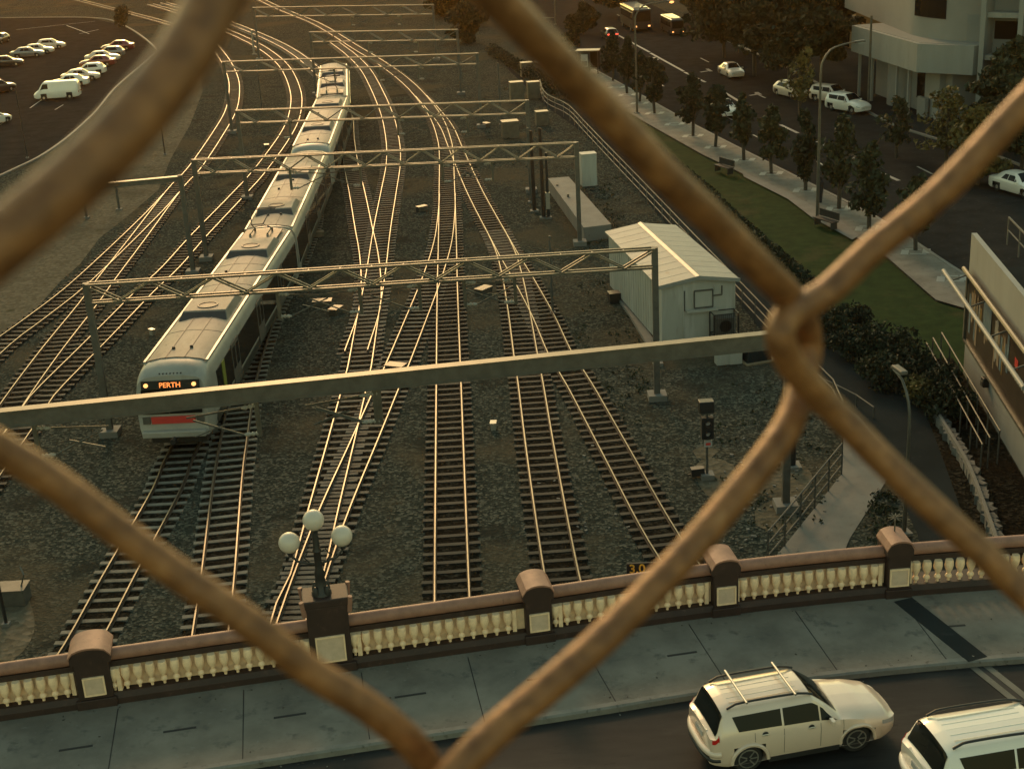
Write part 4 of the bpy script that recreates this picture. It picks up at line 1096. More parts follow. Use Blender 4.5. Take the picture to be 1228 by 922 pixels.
for i, (x, y, w_, h_, lb) in enumerate([(866,436,.62,1.15,'left one of two pale cabinets under the shed gable'),(881,435,.60,1.15,'right one of two pale cabinets under the shed gable'),(738,362,.7,.5,'low dark box at the far left corner of the shed'),
      (706,222,1.1,2.3,'tall pale cabinet right of the gantry post with white base'),(620,122,1.3,1.9,'pale cabinet among the far cluttered equipment'),(640,118,1.2,1.6,'grey cabinet right of the far pale cabinet'),(612,165,1.4,1.4,'pale cabinet below the far cluttered equipment'),(745,292,.6,.7,'small white box behind the shed roof corner'),(632,92,1.3,1.5,'grey cabinet beneath the far end of the hedge'),(650,150,1.1,1.2,'low brown cabinet above the tall grey pole')]):
    box_thing('equipment_cabinet', lb, 'cabinet', x, y, (w_, w_*.8, h_), M['dark'] if i == 2 else (M['shedwall'] if i in (0,1,3,7) else M['galv']), rz=hd, group='equipment cabinets in the yard')
ct = G(905, 432); tt = thing('covered_heap', 'bluish grey covered box right of the pale cabinets', 'covered box', (ct.x, ct.y, 0), .3)
mb = MB(); mb.add([(-.6,-.4,0),(.7,-.4,0),(.8,.5,0),(-.5,.5,0),(-.5,-.3,.7),(.6,-.3,.75),(.6,.3,1.0),(-.4,.3,.95)],[(0,1,2,3),(4,7,6,5),(0,4,5,1),(1,5,6,2),(2,6,7,3),(3,7,4,0)]); mb.build('cover', M['path'], tt, bevel=.05)
mb = MB(); mb.box((.1,0,.03),(1.6,1.2,.06)); mb.build('pallet', M['wood'], tt)
# cable trough beside the shed
mb = MB(); mb.sweep([Vector((p.x,p.y,0)) for p in px([(742,355),(760,380),(778,410),(790,440)])], [(.22,0),(.22,.16),(-.22,.16),(-.22,0)])
tr = mb.build('cable_trough', M['conc']); tag(tr, 'low concrete cable trough running along the shed foot', 'cable trough')
# concrete platform
pf = px([(657,214),(682,212),(733,269),(700,273)], .9)
mb = MB(); mb.prism([(p.x,p.y) for p in pf], 0, .9); tag(mb.build('loading_platform', M['conc']), 'sloping edged concrete platform behind the gantry post', 'platform')

# ------------------------------------------------------------------ signal
c = G(848, 573); SG = thing('railway_signal', 'black railway signal with a red numbered plate on a thin post', 'signal', (c.x, c.y, 0), R(2))
mb = MB(); mb.tube([(0,0,0),(0,0,3.1)], .05, 8); mb.build('post', M['galvd'], SG)
mb = MB(); mb.box((-.03,0,2.95),(.56,.4,.46)); mb.build('upper_box', M['dark'], SG, bevel=.02)
mb = MB(); mb.box((0,-.05,2.10),(.46,.3,.86)); hb = mb.build('signal_head', M['black'], SG, bevel=.02)
for z in (2.33, 1.9):
    mb = MB(); mb.lathe((0,-.2,z),[(.1,0),(.12,.16),(.115,.16),(.09,.01)],14,ax=(0,-1,0)); h2 = mb.build('hood', M['dark'], hb)
    mb = MB(); mb.lathe((0,-.2,z),[(.085,0),(.085,.012)],14,ax=(0,-1,0)); mb.build('lens', M['lens'], hb)
mb = MB(); mb.box((.03,-.08,1.46),(.30,.02,.28)); pl = mb.build('number_plate', M['plate'], SG)
mb = MB(); mb.box((.03,-.093,1.44),(.18,.008,.10)); mb.build('red_mark', M['red'], pl)
mb = MB(); mb.box((0,0,.1),(.5,.5,.2)); mb.build('footing', M['conc'], SG)
mb = MB(); mb.bar((-.6,.1,.25),(-.1,.1,.28),.3,.3); mb.bar((-.7,.2,.1),(.3,.2,.1),.05,.05); mb.build('cable_box', M['dark'], SG)
for x, y, lb in ((790,478,'grey slim post base'),):
    pass
# rubble and low debris
mb = MB(); rng = random.Random(5)
for i in range(110):
    x = rng.choice([rng.gauss(905,28), rng.gauss(860,18), rng.gauss(700,30), rng.gauss(930,40)]); y = rng.choice([rng.gauss(590,26), rng.gauss(555,22), rng.gauss(640,14)])
    p = G(x, y); s_ = rng.uniform(.04,.14)
    if p.y > 40: mb.box((p.x,p.y,s_*.25),(s_,s_*rng.uniform(.3,1),s_*.5), rz=rng.uniform(0,3))
tag(mb.build('rubble', M['conc']), 'scattered pale rubble on the dirt near the signal', 'rubble', kind='stuff')
for nm, pts, z_ in (('dirt_patch',[(832,560),(850,548),(880,558),(885,575),(905,590),(880,605),(855,600),(838,582)],.010),('dirt_patch',[(905,612),(925,600),(950,608),(955,628),(930,640),(906,630)],.011),('dirt_patch',[(830,540),(846,534),(862,541),(852,550),(836,550)],.012),('dirt_patch',[(902,562),(930,552),(960,556),(975,575),(955,600),(930,598),(905,590)],.013),('dirt_patch',[(-60,730),(18,705),(40,735),(36,770),(0,800),(-60,800)],.012)):
    sm = spline([tuple(p) for p in px(pts)], .5)
    sheet(nm, sm, z_, M['dirt'])
wb_ = box_thing('white_crate', 'pale crate with bent metal bits at the left edge above the parapet', 'crate', 8, 722, (1.5,.7,.55), M['galvd'])
mb = MB(); mb.tube([(.6,0,.6),(.75,0,1.0),(.6,.2,1.2)], .03, 6); mb.build('bracket', M['galv'], wb_)

# ------------------------------------------------------------------ fences
def rail_fence(label, pts, h, step, rails, name='metal_fence', mt='galv', r=.03):
    P = resample(spline([(p.x,p.y,0) for p in pts], .4), step)
    o = P[0].copy(); t = thing(name, label, 'fence', o)
    P = [p-o for p in P]
    for p in P[:99]:
        mb = MB(); mb.tube([p, p+Vector((0,0,h))], r*1.2, 6); mb.build('post', M[mt], t)
    for k in rails:
        mb = MB(); mb.tube([p+Vector((0,0,h*k)) for p in P], r, 6); mb.build('rail', M[mt], t)
    return t
f1 = rail_fence('long grey railing between the yard and the bike path', px([(648,112),(655,129),(681,143),(700,163),(731,197),(780,250),(830,305),(886,366),(930,415),(952,445),(1004,500),(1010,568)]), 1.35, 2.4, (.35,.68,1), mt='galvd')
f2 = rail_fence('dark railing along the sloping concrete ramp', px([(1009,569),(975,612),(946,649),(929,668),(905,700)]), 1.3, 1.6, (.3,.65,1), mt='galvd')
f3 = rail_fence('low rail on the outer edge of the bike path by the bend', px([(940,436),(975,462),(1019,482),(1064,514)]), .5, 1.5, (1,), mt='galvd')
# mesh infill plants along fence f1 : stone retaining wall and dark wall
mb = MB(); rng = random.Random(3)
P = resample(spline([(p.x,p.y,0) for p in px([(1108,480),(1125,513),(1141,540),(1160,575),(1184,640),(1200,690)])], .4), .45)
for i, p in enumerate(P):
    for k in range(2):
        s_ = rng.uniform(.18,.30); mb.box((p.x+.12+k*.17, p.y+rng.uniform(-.12,.12), .17), (s_, .4, .34+rng.uniform(-.07,.07)), rz=rng.uniform(-.7,.7))
tag(mb.build('stone_wall', M['stone']), 'rough pale stone wall along the right side of the bike path', 'wall')
mb = MB(); mb.sweep([Vector((p.x+.02,p.y,0)) for p in P], [(.12,0),(.12,.5),(0,.5),(0,0)]); tag(mb.build('wall_kerb', M['conc']), kind='structure')

# ------------------------------------------------------------------ billboard building
c0, c1 = G(1155,448,0), G(1228,572,0)
u = (c1-c0); u.z = 0; u.normalize(); nrm = Vector((u.y,-u.x,0))      # outward (towards the path, -x)
if nrm.x > 0: nrm = -nrm
BB = thing('billboard_building', 'white walled building with a large lit style poster at the right edge', 'building', (c0.x, c0.y, 0))
def bbp(s, o, z): return u*s + nrm*o + Vector((0,0,z))
mb = MB(); ZT = 6.35
a0, a1 = -0.0, 26
mb.add([bbp(a0,0,0),bbp(a1,0,0),bbp(a1,-14,0),bbp(a0,-14,0),bbp(a0,0,ZT-1.5),bbp(a1,0,ZT-1.5),bbp(a1,-14,ZT-1.5),bbp(a0,-14,ZT-1.5)],[(0,1,2,3),(4,7,6,5),(0,4,5,1),(1,5,6,2),(2,6,7,3),(3,7,4,0)])
mb.build('walls', M['bwhite'], BB)
mb = MB(); mb.bar(bbp(-.1,-.1,ZT-.9), bbp(a1,-.1,ZT-.9), .22, 1.9); mb.build('parapet', M['bwhite'], BB)
mb = MB(); mb.add([bbp(.0,-.22,ZT-1.48),bbp(a1,-.22,ZT-1.48),bbp(a1,-14,ZT-1.48),bbp(.0,-14,ZT-1.48)],[(0,1,2,3)]); mb.build('roof', M['path'], BB)
mb = MB()
for s_ in range(0, 22, 2): mb.bar(bbp(s_+.3,-1.4,ZT-.4), bbp(s_+.3,-1.4,ZT+.8), .05)
mb.bar(bbp(.3,-1.4,ZT+.8), bbp(22,-1.4,ZT+.8), .06); mb.bar(bbp(.3,-1.4,ZT+.25), bbp(22,-1.4,ZT+.25), .04); mb.build('roof_railing', M['galvd'], BB)
# poster
PO = thing('poster_billboard', 'large dark poster of a night skyline framed on the white wall', 'billboard', c0 + bbp(.6,.05,0))
def pq(s0,s1,z0,z1,o=.12,th=.04):
    mb = MB(); mb.add([bbp(s0,o,z0),bbp(s1,o,z0),bbp(s1,o,z1),bbp(s0,o,z1),bbp(s0,o-th,z0),bbp(s1,o-th,z0),bbp(s1,o-th,z1),bbp(s0,o-th,z1)],[(0,1,2,3),(4,7,6,5),(0,4,5,1),(1,5,6,2),(2,6,7,3),(3,7,4,0)]); return mb
pz0, pz1 = 1.9, 4.7
pq(0,11.5,pz0,pz1).build('panel', mat('poster_dark',(.045,.03,.022),.4,var=.5,scale=1.4), PO)
cols = [mat('poster_tan',(.42,.30,.2),.5), mat('poster_blue',(.18,.27,.33),.5), mat('poster_white',(.5,.46,.4),.5), mat('poster_gold',(.38,.22,.06),.5)]
rng = random.Random(9); art = []
for i in range(26):
    s_ = rng.uniform(.1,7.4); w_ = rng.uniform(.12,.42); z1 = pz1 - rng.uniform(.15,.9); z0 = z1 - rng.uniform(.7,1.7)
    pq(s_, s_+w_, max(z0,pz0+.1), z1, .126+.0006*i, .004).build('skyline_strip', cols[rng.choice([0,0,1,2,3])], PO)
pq(3.2,4.6,3.4,4.6,.146,.004).build('blue_panel', cols[1], PO)
for i in range(14):
    s_ = 6.0+i*.34; pq(s_, s_+.22, 3.25, 3.62, .148, .004).build('pale_lettering_block', cols[2], PO)
pq(8.6,9.1,3.75,4.1,.148,.004).build('red_mark', M['red'], PO)
for i in range(2): pq(0-.1+i*11.6, .0+i*11.6+.1, pz0-.1, pz1+.1, .2, .16).build('frame_side', M['galv'], PO)
pq(-.1,11.7,pz1,pz1+.12,.2,.16).build('frame_top', M['galv'], PO); pq(-.1,11.7,pz0-.12,pz0,.2,.16).build('frame_bottom', M['galv'], PO)
LB = thing('billboard_light_bar', 'long pale tube held out in front of the poster', 'light fitting', c0 + bbp(.6,.0,0))
mb = MB(); mb.tube([bbp(-1.4,.95,4.55), bbp(13,.95,4.55)], .09, 10); mb.build('tube', M['bwhite'], LB)
for s_ in (0.2, 3.9, 7.6, 11.2):
    mb = MB(); mb.tube([bbp(s_,.95,4.55), bbp(s_,.15,4.85)], .035, 6); mb.build('bracket', M['galvd'], LB)
mb = MB(); mb.tube([bbp(-.2,.35,4.98), bbp(12.5,.35,4.98)], .1, 8); t_ = tag(mb.build('wall_pipe', M['galv']), 'grey pipe fixed just above the poster frame', 'pipe'); t_.location = c0 + bbp(.6,0,0)
WL = thing('wall_light', 'small dark box lamp below the poster on the white wall', 'wall lamp', c0 + bbp(4.6,.1,1.35))
mb = MB(); mb.box((0,0,0),(.3,.35,.4)); mb.build('housing', M['dark'], WL, bevel=.03)
mb = MB(); mb.box((-.17,0,-.05),(.02,.24,.22)); mb.build('lens', M['galv'], WL)
# sunken dark strip with railings between stone wall and the building
sheet('sunken_strip', [tuple((c0+bbp(-2,.05,0))[:2]), tuple((c0+bbp(26,.05,0))[:2]), tuple((c0+bbp(26,3.4,0))[:2]), tuple((c0+bbp(9,2.6,0))[:2]), tuple((c0+bbp(-2,2.2,0))[:2])], .016, M['bed'])
for i, o_ in enumerate((.7, 1.15, 1.5)):
    t = thing('steel_railing', ['railing nearest the white wall below the poster','middle railing in the dark strip below the poster','outer railing in the dark strip beside the hedge'][i], 'railing', c0 + bbp(-1.6+i*.4,o_,0), 0, 'railings in the dark strip')
    mb = MB(); mb.tube([bbp(0,0,1.4-.1*i), bbp(11.5,0,1.4-.1*i)], .03, 6); mb.build('rail', M['galvd'], t)
    for k in range(7): mb = MB(); mb.tube([bbp(k*1.9,0,0), bbp(k*1.9,0,1.4-.1*i)], .03, 6); mb.build('post', M['galvd'], t)

# ------------------------------------------------------------------ white office building top right
OB = thing('office_building', 'pale rendered office building with a projecting band at the top right', 'building', G(1098,120))
oo = Vector(OB.location)
def loc(p): return Vector(p) - oo
C1 = G(1098.6,87,4.2); Lf = G(1022,62,4.2); Rt = G(1166,90.6,4.2)
dL = (Lf-C1).normalized(); dR = (Rt-C1).normalized(); LE = C1 + dL*((Lf-C1).length*1.02)
# projecting band
back = Vector((dL.y*-1, dL.x, 0)); 
if back.x < 0: back = -back
pl_ = [C1, LE, LE + back*9, Rt + back*6 + dL*2, Rt]
mb = MB(); mb.prism([loc(p)[:2] for p in pl_], 4.2, 6.5); mb.build('projecting_band', M['bwhite'], OB)
mb = MB(); mb.prism([(loc(p)-(back*(-.25))*0)[:2] for p in [C1+back*.4+dL*.2, LE+back*.4, LE + back*9, Rt + back*6 + dL*2, Rt+back*.6]], 6.5, 6.53); mb.build('band_top', M['bwall2'], OB)
# curved tower above the band
tc = C1 + dL*5 + back*12
mb = MB(); pts = []
for k in range(25):
    q = math.pi*(.98 + k/24*.78); pts.append(tc + Vector((math.cos(q)*10.2, math.sin(q)*10.2, 0)))
poly = [loc(p)[:2] for p in pts] + [loc(pts[-1]+Vector((0,30,0)))[:2], loc(pts[0]+Vector((0,22,0)))[:2]]
mb.prism(poly, 6.5, 24); mb.build('tower_wall', M['bwall'], OB, smooth=40)
mb = MB(); mb.prism([loc(p + (p-tc).normalized()*.05)[:2] for p in pts[8:25]] + [loc(p - (p-tc).normalized()*.2)[:2] for p in pts[8:25]][::-1], 6.5, 8.7); mb.build('tower_plinth', M['bwall2'], OB, smooth=40)
mb = MB(); sl = pts[2:7]
mb.prism([loc(p + (p-tc).normalized()*.06)[:2] for p in sl] + [loc(p - (p-tc).normalized()*.4)[:2] for p in sl][::-1], 8.2, 10.2); ww = mb.build('strip_window', M['glass'], OB)
# ground floor
def gf(p, w2, d2, z1, mt, nm, rz=0, z0=0):
    mb = MB(); c = loc(p); mb.box((c.x,c.y,(z0+z1)/2),(w2,d2,z1-z0), rz=rz); return mb.build(nm, mt, OB)
gang = math.atan2(dL.y, dL.x)
gf(C1 + dL*6.5 + back*5.0, 16, 5, 4.2, M['bwall2'], 'ground_floor_wall', gang)
gf(C1 + dL*1.2 + back*2.8, 2.8, 1.6, 4.2, M['bwhite'], 'corner_block', gang)
gf(C1 + dL*2.2 + back*1.7, 1.6, .3, 1.7, M['bwhite'], 'low_wall', gang)
gf(C1 + dL*3.9 + back*2.45, 2.4, .12, 3.6, M['glass'], 'shop_window', gang, 1.2)
mb = MB()
c = loc(C1 + dL*8.3 + back*3.2)
mb.lathe((c.x,c.y,0), [(2.0,0),(2.0,4.2)], 28); mb.build('curved_wall', M['bwall'], OB, smooth=50)
for s_ in (2.9,5.4,11,14):
    gf(C1 + dL*s_ + back*.7, .22, .22, 4.2, M['bwhite'], 'column', gang)
gf(C1 + dL*13.5 + back*3.5, 5, .2, 3.4, M['brown'], 'timber_door', gang)
# right wing with fins and slabs
rw0 = Rt + dR*.6; wa = math.atan2(dR.y, dR.x)
u2 = Vector((math.cos(wa), math.sin(wa), 0)); b2_ = Vector((-u2.y, u2.x, 0))
mb = MB(); c = loc(rw0 + u2*11 + b2_*5); mb.box((c.x,c.y,12),(22,6.6,24), rz=wa); mb.build('wing_wall', M['bwall2'], OB)
for k in range(7):
    gf(rw0 + u2*(k*3.0) + b2_*.9, .4, 1.9, 24, M['bwhite'], 'fin', wa)
for k in range(7):
    gf(rw0 + u2*10 + b2_*1.0, 20.4, 1.4, 2.5+k*3.3, M['bwhite'], 'floor_slab', wa, 2.1+k*3.3)
    for j in range(6):
        p = rw0 + u2*(j*3.0+1.5) + b2_*1.66
        gf(p, 2.3, .1, 5.0+k*3.3, M['glass'], 'window', wa, 3.6+k*3.3)
# ochre building far up the street
OC = thing('ochre_building', 'warm ochre low building with dark openings behind the street trees', 'building', G(960,42)); oo2 = Vector(OC.location)
a, b = G(900,22), G(1015,62); d_ = (b-a).normalized(); rz = math.atan2(d_.y,d_.x); n_ = Vector((-d_.y,d_.x,0))
if n_.x < 0: n_ = -n_
Lb = (b-a).length
def ob(s_, w2, o, dd, z0, z1, mt, nm, par=None):
    mb = MB(); c = a + d_*s_ + n_*o - oo2; mb.box((c.x,c.y,(z0+z1)/2),(w2,dd,z1-z0), rz=rz); return mb.build(nm, mt, par or OC)
ob(Lb/2, Lb, 6, 10, 0, 8.5, M['brown'], 'wall'); ob(Lb/2, Lb+1, 5.6, 11.6, 8.5, 8.9, M['bwall'], 'roof'); ob(Lb/2, Lb, .4, 1.4, 3.5, 3.8, M['bwall'], 'awning')
for k in range(9):
    w0 = ob(2+k*(Lb-3)/8.5, 2.0, .98, .1, 4.6, 6.6, M['dark'], 'window'); 
    ob(2+k*(Lb-3)/8.5, 2.4, .93, .12, .2, 3.0, M['glass'], 'shopfront')
for k, (yy, lb, hh) in enumerate([((860,-6),'low beige building left of the ochre one at the street end',6)]):
    p = G(*yy); t = thing('street_building', lb, 'building', (p.x,p.y,0), rz)
    mb = MB(); mb.box((0,8,hh/2),(26,14,hh)); mb.build('wall', M['bwall'], t)
    mb = MB(); mb.box((0,8,hh+.15),(27,15,.3)); mb.build('roof', M['bwall2'], t)
    for j in range(6): mb = MB(); mb.box((-10+j*4,.95,hh*.6),(1.8,.12,1.5)); mb.build('window', M['glass'], t)

# ------------------------------------------------------------------ street furniture
def lamp(label, x, y, h, ang, arm, lit=False, r=.11, g='tall street lamps'):
    c = G(x, y, .12); t = thing('street_lamp', label, 'street lamp', c, R(ang), g)
    pts = [(0,0,0),(0,0,h*.5),(0,0,h-1.6),(.15,0,h-.8),(.7,0,h-.2),(1.5,0,h),(arm,0,h+.1)]
    P = spline(pts, .3); n = len(P)
    mb = MB(); mb.tube(P, [r*(1-.55*i/n) for i in range(n)], 8); mb.build('pole', M['galv'], t, smooth=60)
    mb = MB(); mb.box((arm+.3,0,h+.08),(.75,.26,.14)); hd_ = mb.build('lamp_head', M['galvd'], t, bevel=.04)
    mb = MB(); mb.box((arm+.35,0,h-.0),(.5,.2,.05)) if not lit else mb.lathe((arm+.35,0,h-.12),[(.05,0),(.2,.06),(.24,.14),(.18,.22)],10)
    mb.build('diffuser', M['amber'] if lit else M['lens'], hd_)
    mb = MB(); mb.box((0,0,.05),(.45,.45,.1)); mb.build('base', M['conc'], t)
    return t
lamp('tall street lamp with its orange light on beside the upper pavement', 764, 136, 9.6, 8, 3.0, lit=True)
lamp('tall grey street lamp standing on the lawn edge', 980, 262, 10.6, 25, 2.6)
lamp('street lamp on the near bike path left of the stone wall', 1084, 640, 5.6, 100, .6, r=.08)
pole('straight grey pole on the kerb before the office building', 1041, 130, 8.0, .12, 'galv', group=None)
pole('thin street pole at the top near the traffic light', 666, 30, 7, .08, 'galv', arm=(1.0,-3), group=None)
c = G(629, 20); tl = thing('traffic_light', 'traffic light showing green at the top of the street', 'traffic light', (c.x,c.y,0))
mb = MB(); mb.tube([(0,0,0),(0,0,3.2)], .08, 8); mb.build('post', M['dark'], tl)
mb = MB(); mb.box((0,0,3.1),(.6,.4,1.3)); mb.build('housing', M['black'], tl, bevel=.04)
mb = MB(); mb.lathe((0,-.21,2.75),[(.17,0),(.17,.03)],12,ax=(0,-1,0)); mb.build('green_lens', M['greenlamp'], tl)
for z in (3.1,3.5): mb = MB(); mb.lathe((0,-.21,z),[(.15,0),(.15,.03)],12,ax=(0,-1,0)); mb.build('unlit_lens', M['dark'], tl)
# bus shelter
c = G(706, 88, .12); BS = thing('bus_shelter', 'small bus shelter with a pale roof and a lit advert panel', 'bus shelter', c, R(-14))
mb = MB(); mb.box((0,0,2.45),(2.6,1.7,.12)); mb.build('roof', M['galv'], BS, bevel=.03)
for x in (-1.15,1.15):
    for y in (-.7,.7): mb = MB(); mb.bar((x,y,0),(x,y,2.4),.12); mb.build('post', M['dark'], BS)
mb = MB(); mb.box((-.35,-.72,1.25),(1.35,.14,2.1)); ad = mb.build('advert_panel', M['dark'], BS)
mb = MB(); mb.box((-.30,-.80,1.45),(.75,.02,1.3)); mb.build('poster', M['plate'], ad)
mb = MB(); mb.box((-.30,-.812,1.15),(.6,.01,.5)); mb.build('poster_picture', M['galvd'], ad)
mb = MB(); mb.box((0,.7,1.3),(2.2,.03,1.9)); mb.build('back_glass', M['glass'], BS)
mb = MB(); mb.box((.2,.3,.48),(1.7,.4,.06)); mb.build('bench', M['galvd'], BS)
# benches at the pavement edge
for x, y, lb in ((868,207,'dark bench at the upper end of the pavement strip'),(990,272,'dark bench at the foot of the tall lawn lamp')):
    c = G(x, y, .13); t = thing('park_bench', lb, 'bench', c, R(-65), 'benches beside the lawn')
    mb = MB(); mb.box((0,0,.45),(1.9,.5,.06)); mb.build('seat', M['dark'], t)
    mb = MB(); mb.box((0,.27,.75),(1.9,.06,.45)); mb.build('backrest', M['dark'], t)
    for s_ in (-.8,.8): mb = MB(); mb.box((s_,0,.22),(.08,.45,.44)); mb.build('leg', M['dark'], t)
# pedestrian beside the lamp pole
c = G(984, 243, .12); pd = MB()
pd.lathe(c, [(.10,0),(.12,.45),(.17,.85),(.16,1.0),(.21,1.35),(.17,1.45),(.06,1.5),(.06,1.54),(.10,1.6),(.11,1.68),(.06,1.76)], 10)
tag(pd.build('person', M['skin'], smooth=60), 'person in dark clothes standing on the pavement behind the tall lamp', 'person')

# ------------------------------------------------------------------ vegetation
def foliage(mb, c, rx, ry, rz, n, ls, rng):
    for i in range(n):
        while True:
            p = Vector((rng.uniform(-1,1), rng.uniform(-1,1), rng.uniform(-1,1)))
            if .25 < p.length < 1: break
        p = Vector((c[0]+p.x*rx, c[1]+p.y*ry, c[2]+p.z*rz))
        a = Vector((rng.gauss(0,1), rng.gauss(0,1), rng.gauss(0,.8))).normalized(); b = a.orthogonal().normalized(); b.rotate(Matrix.Rotation(rng.uniform(0,6.28), 3, a))
        d = a.cross(b); l = ls*rng.uniform(.6,1.3)
        mb.add([p + b*l*.5, p + d*l*.32 + a*l*.1, p - b*l*.5, p - d*l*.32 + a*l*.1], [(0,1,2,3)])
def tree(label, x, y, h, cw, ct_, mt, n=700, ls=.38, seed=0, cat='tree', group='street trees', name='street_tree', z=0, lobes=9):
    rng = random.Random(seed); c = G(x, y, z)
    t = thing(name, label, cat, c, 0, group)
    th = h - ct_
    mb = MB(); mb.tube(spline([(0,0,0),(rng.uniform(-.1,.1),0,th*.6),(rng.uniform(-.15,.15),rng.uniform(-.1,.1),h*.8)], .5), [.05+.035*h*.3]*0 or None or .07+.012*h, 6)
    mb.build('trunk', M['bark'], t)
    mb = MB()
    for k in range(5):
        q = rng.uniform(0,6.28); mb.tube([(0,0,th*(.7+.1*k)), (math.cos(q)*cw*.28, math.sin(q)*cw*.28, th+ct_*(.25+.1*k))], [.06,.02], 5)
    mb.build('limbs', M['bark'], t)
    mb = MB()
    for k in range(lobes):
        zz = th + ct_*(k+.5)/lobes; f = math.sin(math.pi*min(.93, max(.2,(k+.8)/lobes)))**.45*rng.uniform(.6,1.25)
        for j in range(2):
            q = rng.uniform(0,6.28); rr = cw*.28*f*rng.uniform(.2,1.4)
            s_ = cw*.27*f*rng.uniform(.6,1.3)
            foliage(mb, (math.cos(q)*rr, math.sin(q)*rr, zz+rng.uniform(-.2,.2)), s_, s_, ct_/lobes*rng.uniform(.9,1.5), n//(lobes*2), ls, rng)
    mb.build('crown', M[mt], t)
    return t
streetT = [(735,97,4.5,2.6,3.2,'leafA'),(752,112,5,2.8,3.6,'leafA'),(767,122,4.8,2.2,3.4,'leafA'),(803,150,0,0,0,''),(785,136,4.9,2.4,3.6,'leafA'),(831,163,4.9,2.5,3.5,'leafA'),(858,176,4.8,2.5,3.4,'leafA'),(892,192,5,2.2,3.4,'leafB'),(925,208,5,2.3,3.4,'leafB'),(966,228,5.8,2.4,4.6,'leafA'),(1006,250,5.2,2.5,3.8,'leafB'),(1042,274,5.4,2.7,4.0,'leafB'),(690,64,4.4,3.0,3.4,'leafA'),(1098,300,4.6,2.0,3.2,'leafB')]
words = ['first slim street tree above the bus shelter side','second slim pavement tree close to the lit lamp pole','slim pavement tree touching the lit lamp pole','','dark slim tree right of the lit lamp pole','dark slim tree left of the half hidden white vehicle','dark slim tree in front of the half hidden white vehicle','olive slim tree right of the half hidden white vehicle','thin olive tree left of the tallest pavement tree','tallest dark pavement tree left of the tall lawn lamp','olive pavement tree just right of the tall lawn lamp','olive pavement tree nearest the diamond wire','bushy dark tree at the top left of the bus shelter','last small pavement tree beside the diamond wire']
for i, ((x,y,h,cw,ch,mt), lb) in enumerate(zip(streetT, words)):
    hr = random.Random(i+5).uniform(.82,1.12)
    if h: tree(lb, x, y, h*hr, cw*random.Random(i+9).uniform(.85,1.3), ch*hr, mt, n=1100, ls=.42, seed=i, z=.12)
tree('small tree with yellow crown across the street', 960, 150, 6, 3.2, 3.8, 'leafC', n=700, seed=31, group='roadside trees across the street')
tree('pale yellow green tree on the far kerb below the office', 1135, 205, 5.5, 4.2, 3.6, 'leafC', n=900, seed=32, group='roadside trees across the street')
tree('olive tree left of the pale yellow green kerb tree', 1075, 190, 4.5, 3.0, 3.2, 'leafB', n=700, seed=36, group='roadside trees across the street')
for i, (x,y,h,cw,ch,mt,lb) in enumerate([(868,70,11,12,9,'leafA','huge dark tree over the left side of the far street'),(905,92,12,9,9,'leafA','tall dark tree behind the silver car'),(945,112,11.5,8.5,8.5,'leafA','big dark tree left of the parked pair'),
      (1000,75,13,8,9.5,'leafA','tall dark tree against the ochre building'),(830,30,12,11,9,'leafA','broad dark tree at the top behind the buses'),(985,106,8,5,5,'leafB','medium olive tree behind the tall lawn lamp head'),
      (1196,182,6,5,4.8,'leafB','olive tree at the right in front of the office wing'),(1224,165,7.5,6,6,'leafB','largest olive tree at the right edge'),(1172,222,5,4,4,'leafC','yellowish tree left of the right edge trees'),(745,20,9,9,7,'leafA','dark tree at the top behind the red car'),(700,42,4,4,3.2,'leafA','rounded dark tree between the two red lit cars'),(1225,205,6,5,4.5,'leafB','low olive tree above the white billboard wall')]):
    tree(lb, x, y, h, cw, ch, mt, n=5000, ls=.62, seed=50+i, group='large trees across the street', name='large_tree', lobes=11)
# hedge along the path
P = resample(spline([(p.x,p.y,0) for p in px([(588,66),(610,80),(640,98),(660,112),(700,128),(745,155),(790,190),(830,222),(880,270),(940,322),(972,352)])], 1), .8)
mb = MB(); rng = random.Random(77)
for i, p in enumerate(P):
    thick = 1.0 if (i*.8 < 46) else .42
    foliage(mb, (p.x+.2, p.y, .55*thick+.15), .8*thick+.1, .6, .65*thick+.1, 70, .26, rng)
hg = tag(mb.build('hedge', M['leafA']), 'long low dark hedge between the bike path and the lawn', 'hedge')
bl = ['dark bush at the top of the cluster beside the knot','dark rounded bush left of the lawn patch','broad dark bush second from the cluster top','dark bush on the path edge of the cluster','tall dark bush in the middle of the cluster','dark bush right of the cluster middle','olive bush near the lower path edge','dark low bush against the lawn corner','dark bush above the yellowish bush','yellowish bush near the stone wall top','dark bush beside the outer railing','dark bush touching the stone wall end','low dark bush under the lower lawn corner','dark bush nearest the poster building']
for i, (x,y,s_,mt) in enumerate([(990,382,1.2,'leafA'),(1005,402,1.3,'leafA'),(1022,392,1.2,'leafA'),(1022,422,1.2,'leafA'),(1045,418,1.5,'leafA'),(1068,428,1.3,'leafA'),(1050,450,1.1,'leafB'),(1090,440,1.3,'leafA'),(1075,462,1.2,'leafA'),(1100,478,1.0,'leafC'),(1112,452,1.3,'leafA'),(1122,480,1.1,'leafA'),(1135,470,1.2,'leafA'),(1140,495,1.2,'leafA')]):
    c = G(x, y+10); t = thing('shrub', bl[i], 'shrub', c, 0, 'shrubs between path and lawn')
    mb = MB(); rng = random.Random(200+i)
    for k in range(7): foliage(mb, (rng.uniform(-.5,.5)*s_, rng.uniform(-.5,.5)*s_, s_*rng.uniform(.35,1.0)), s_*.5, s_*.5, s_*.42, 120, .2, rng)
    mb.build('leaves', M[mt], t)
    mb = MB(); mb.tube([(0,0,0),(0,0,s_*.6)], .06, 6); mb.build('stem', M['bark'], t)
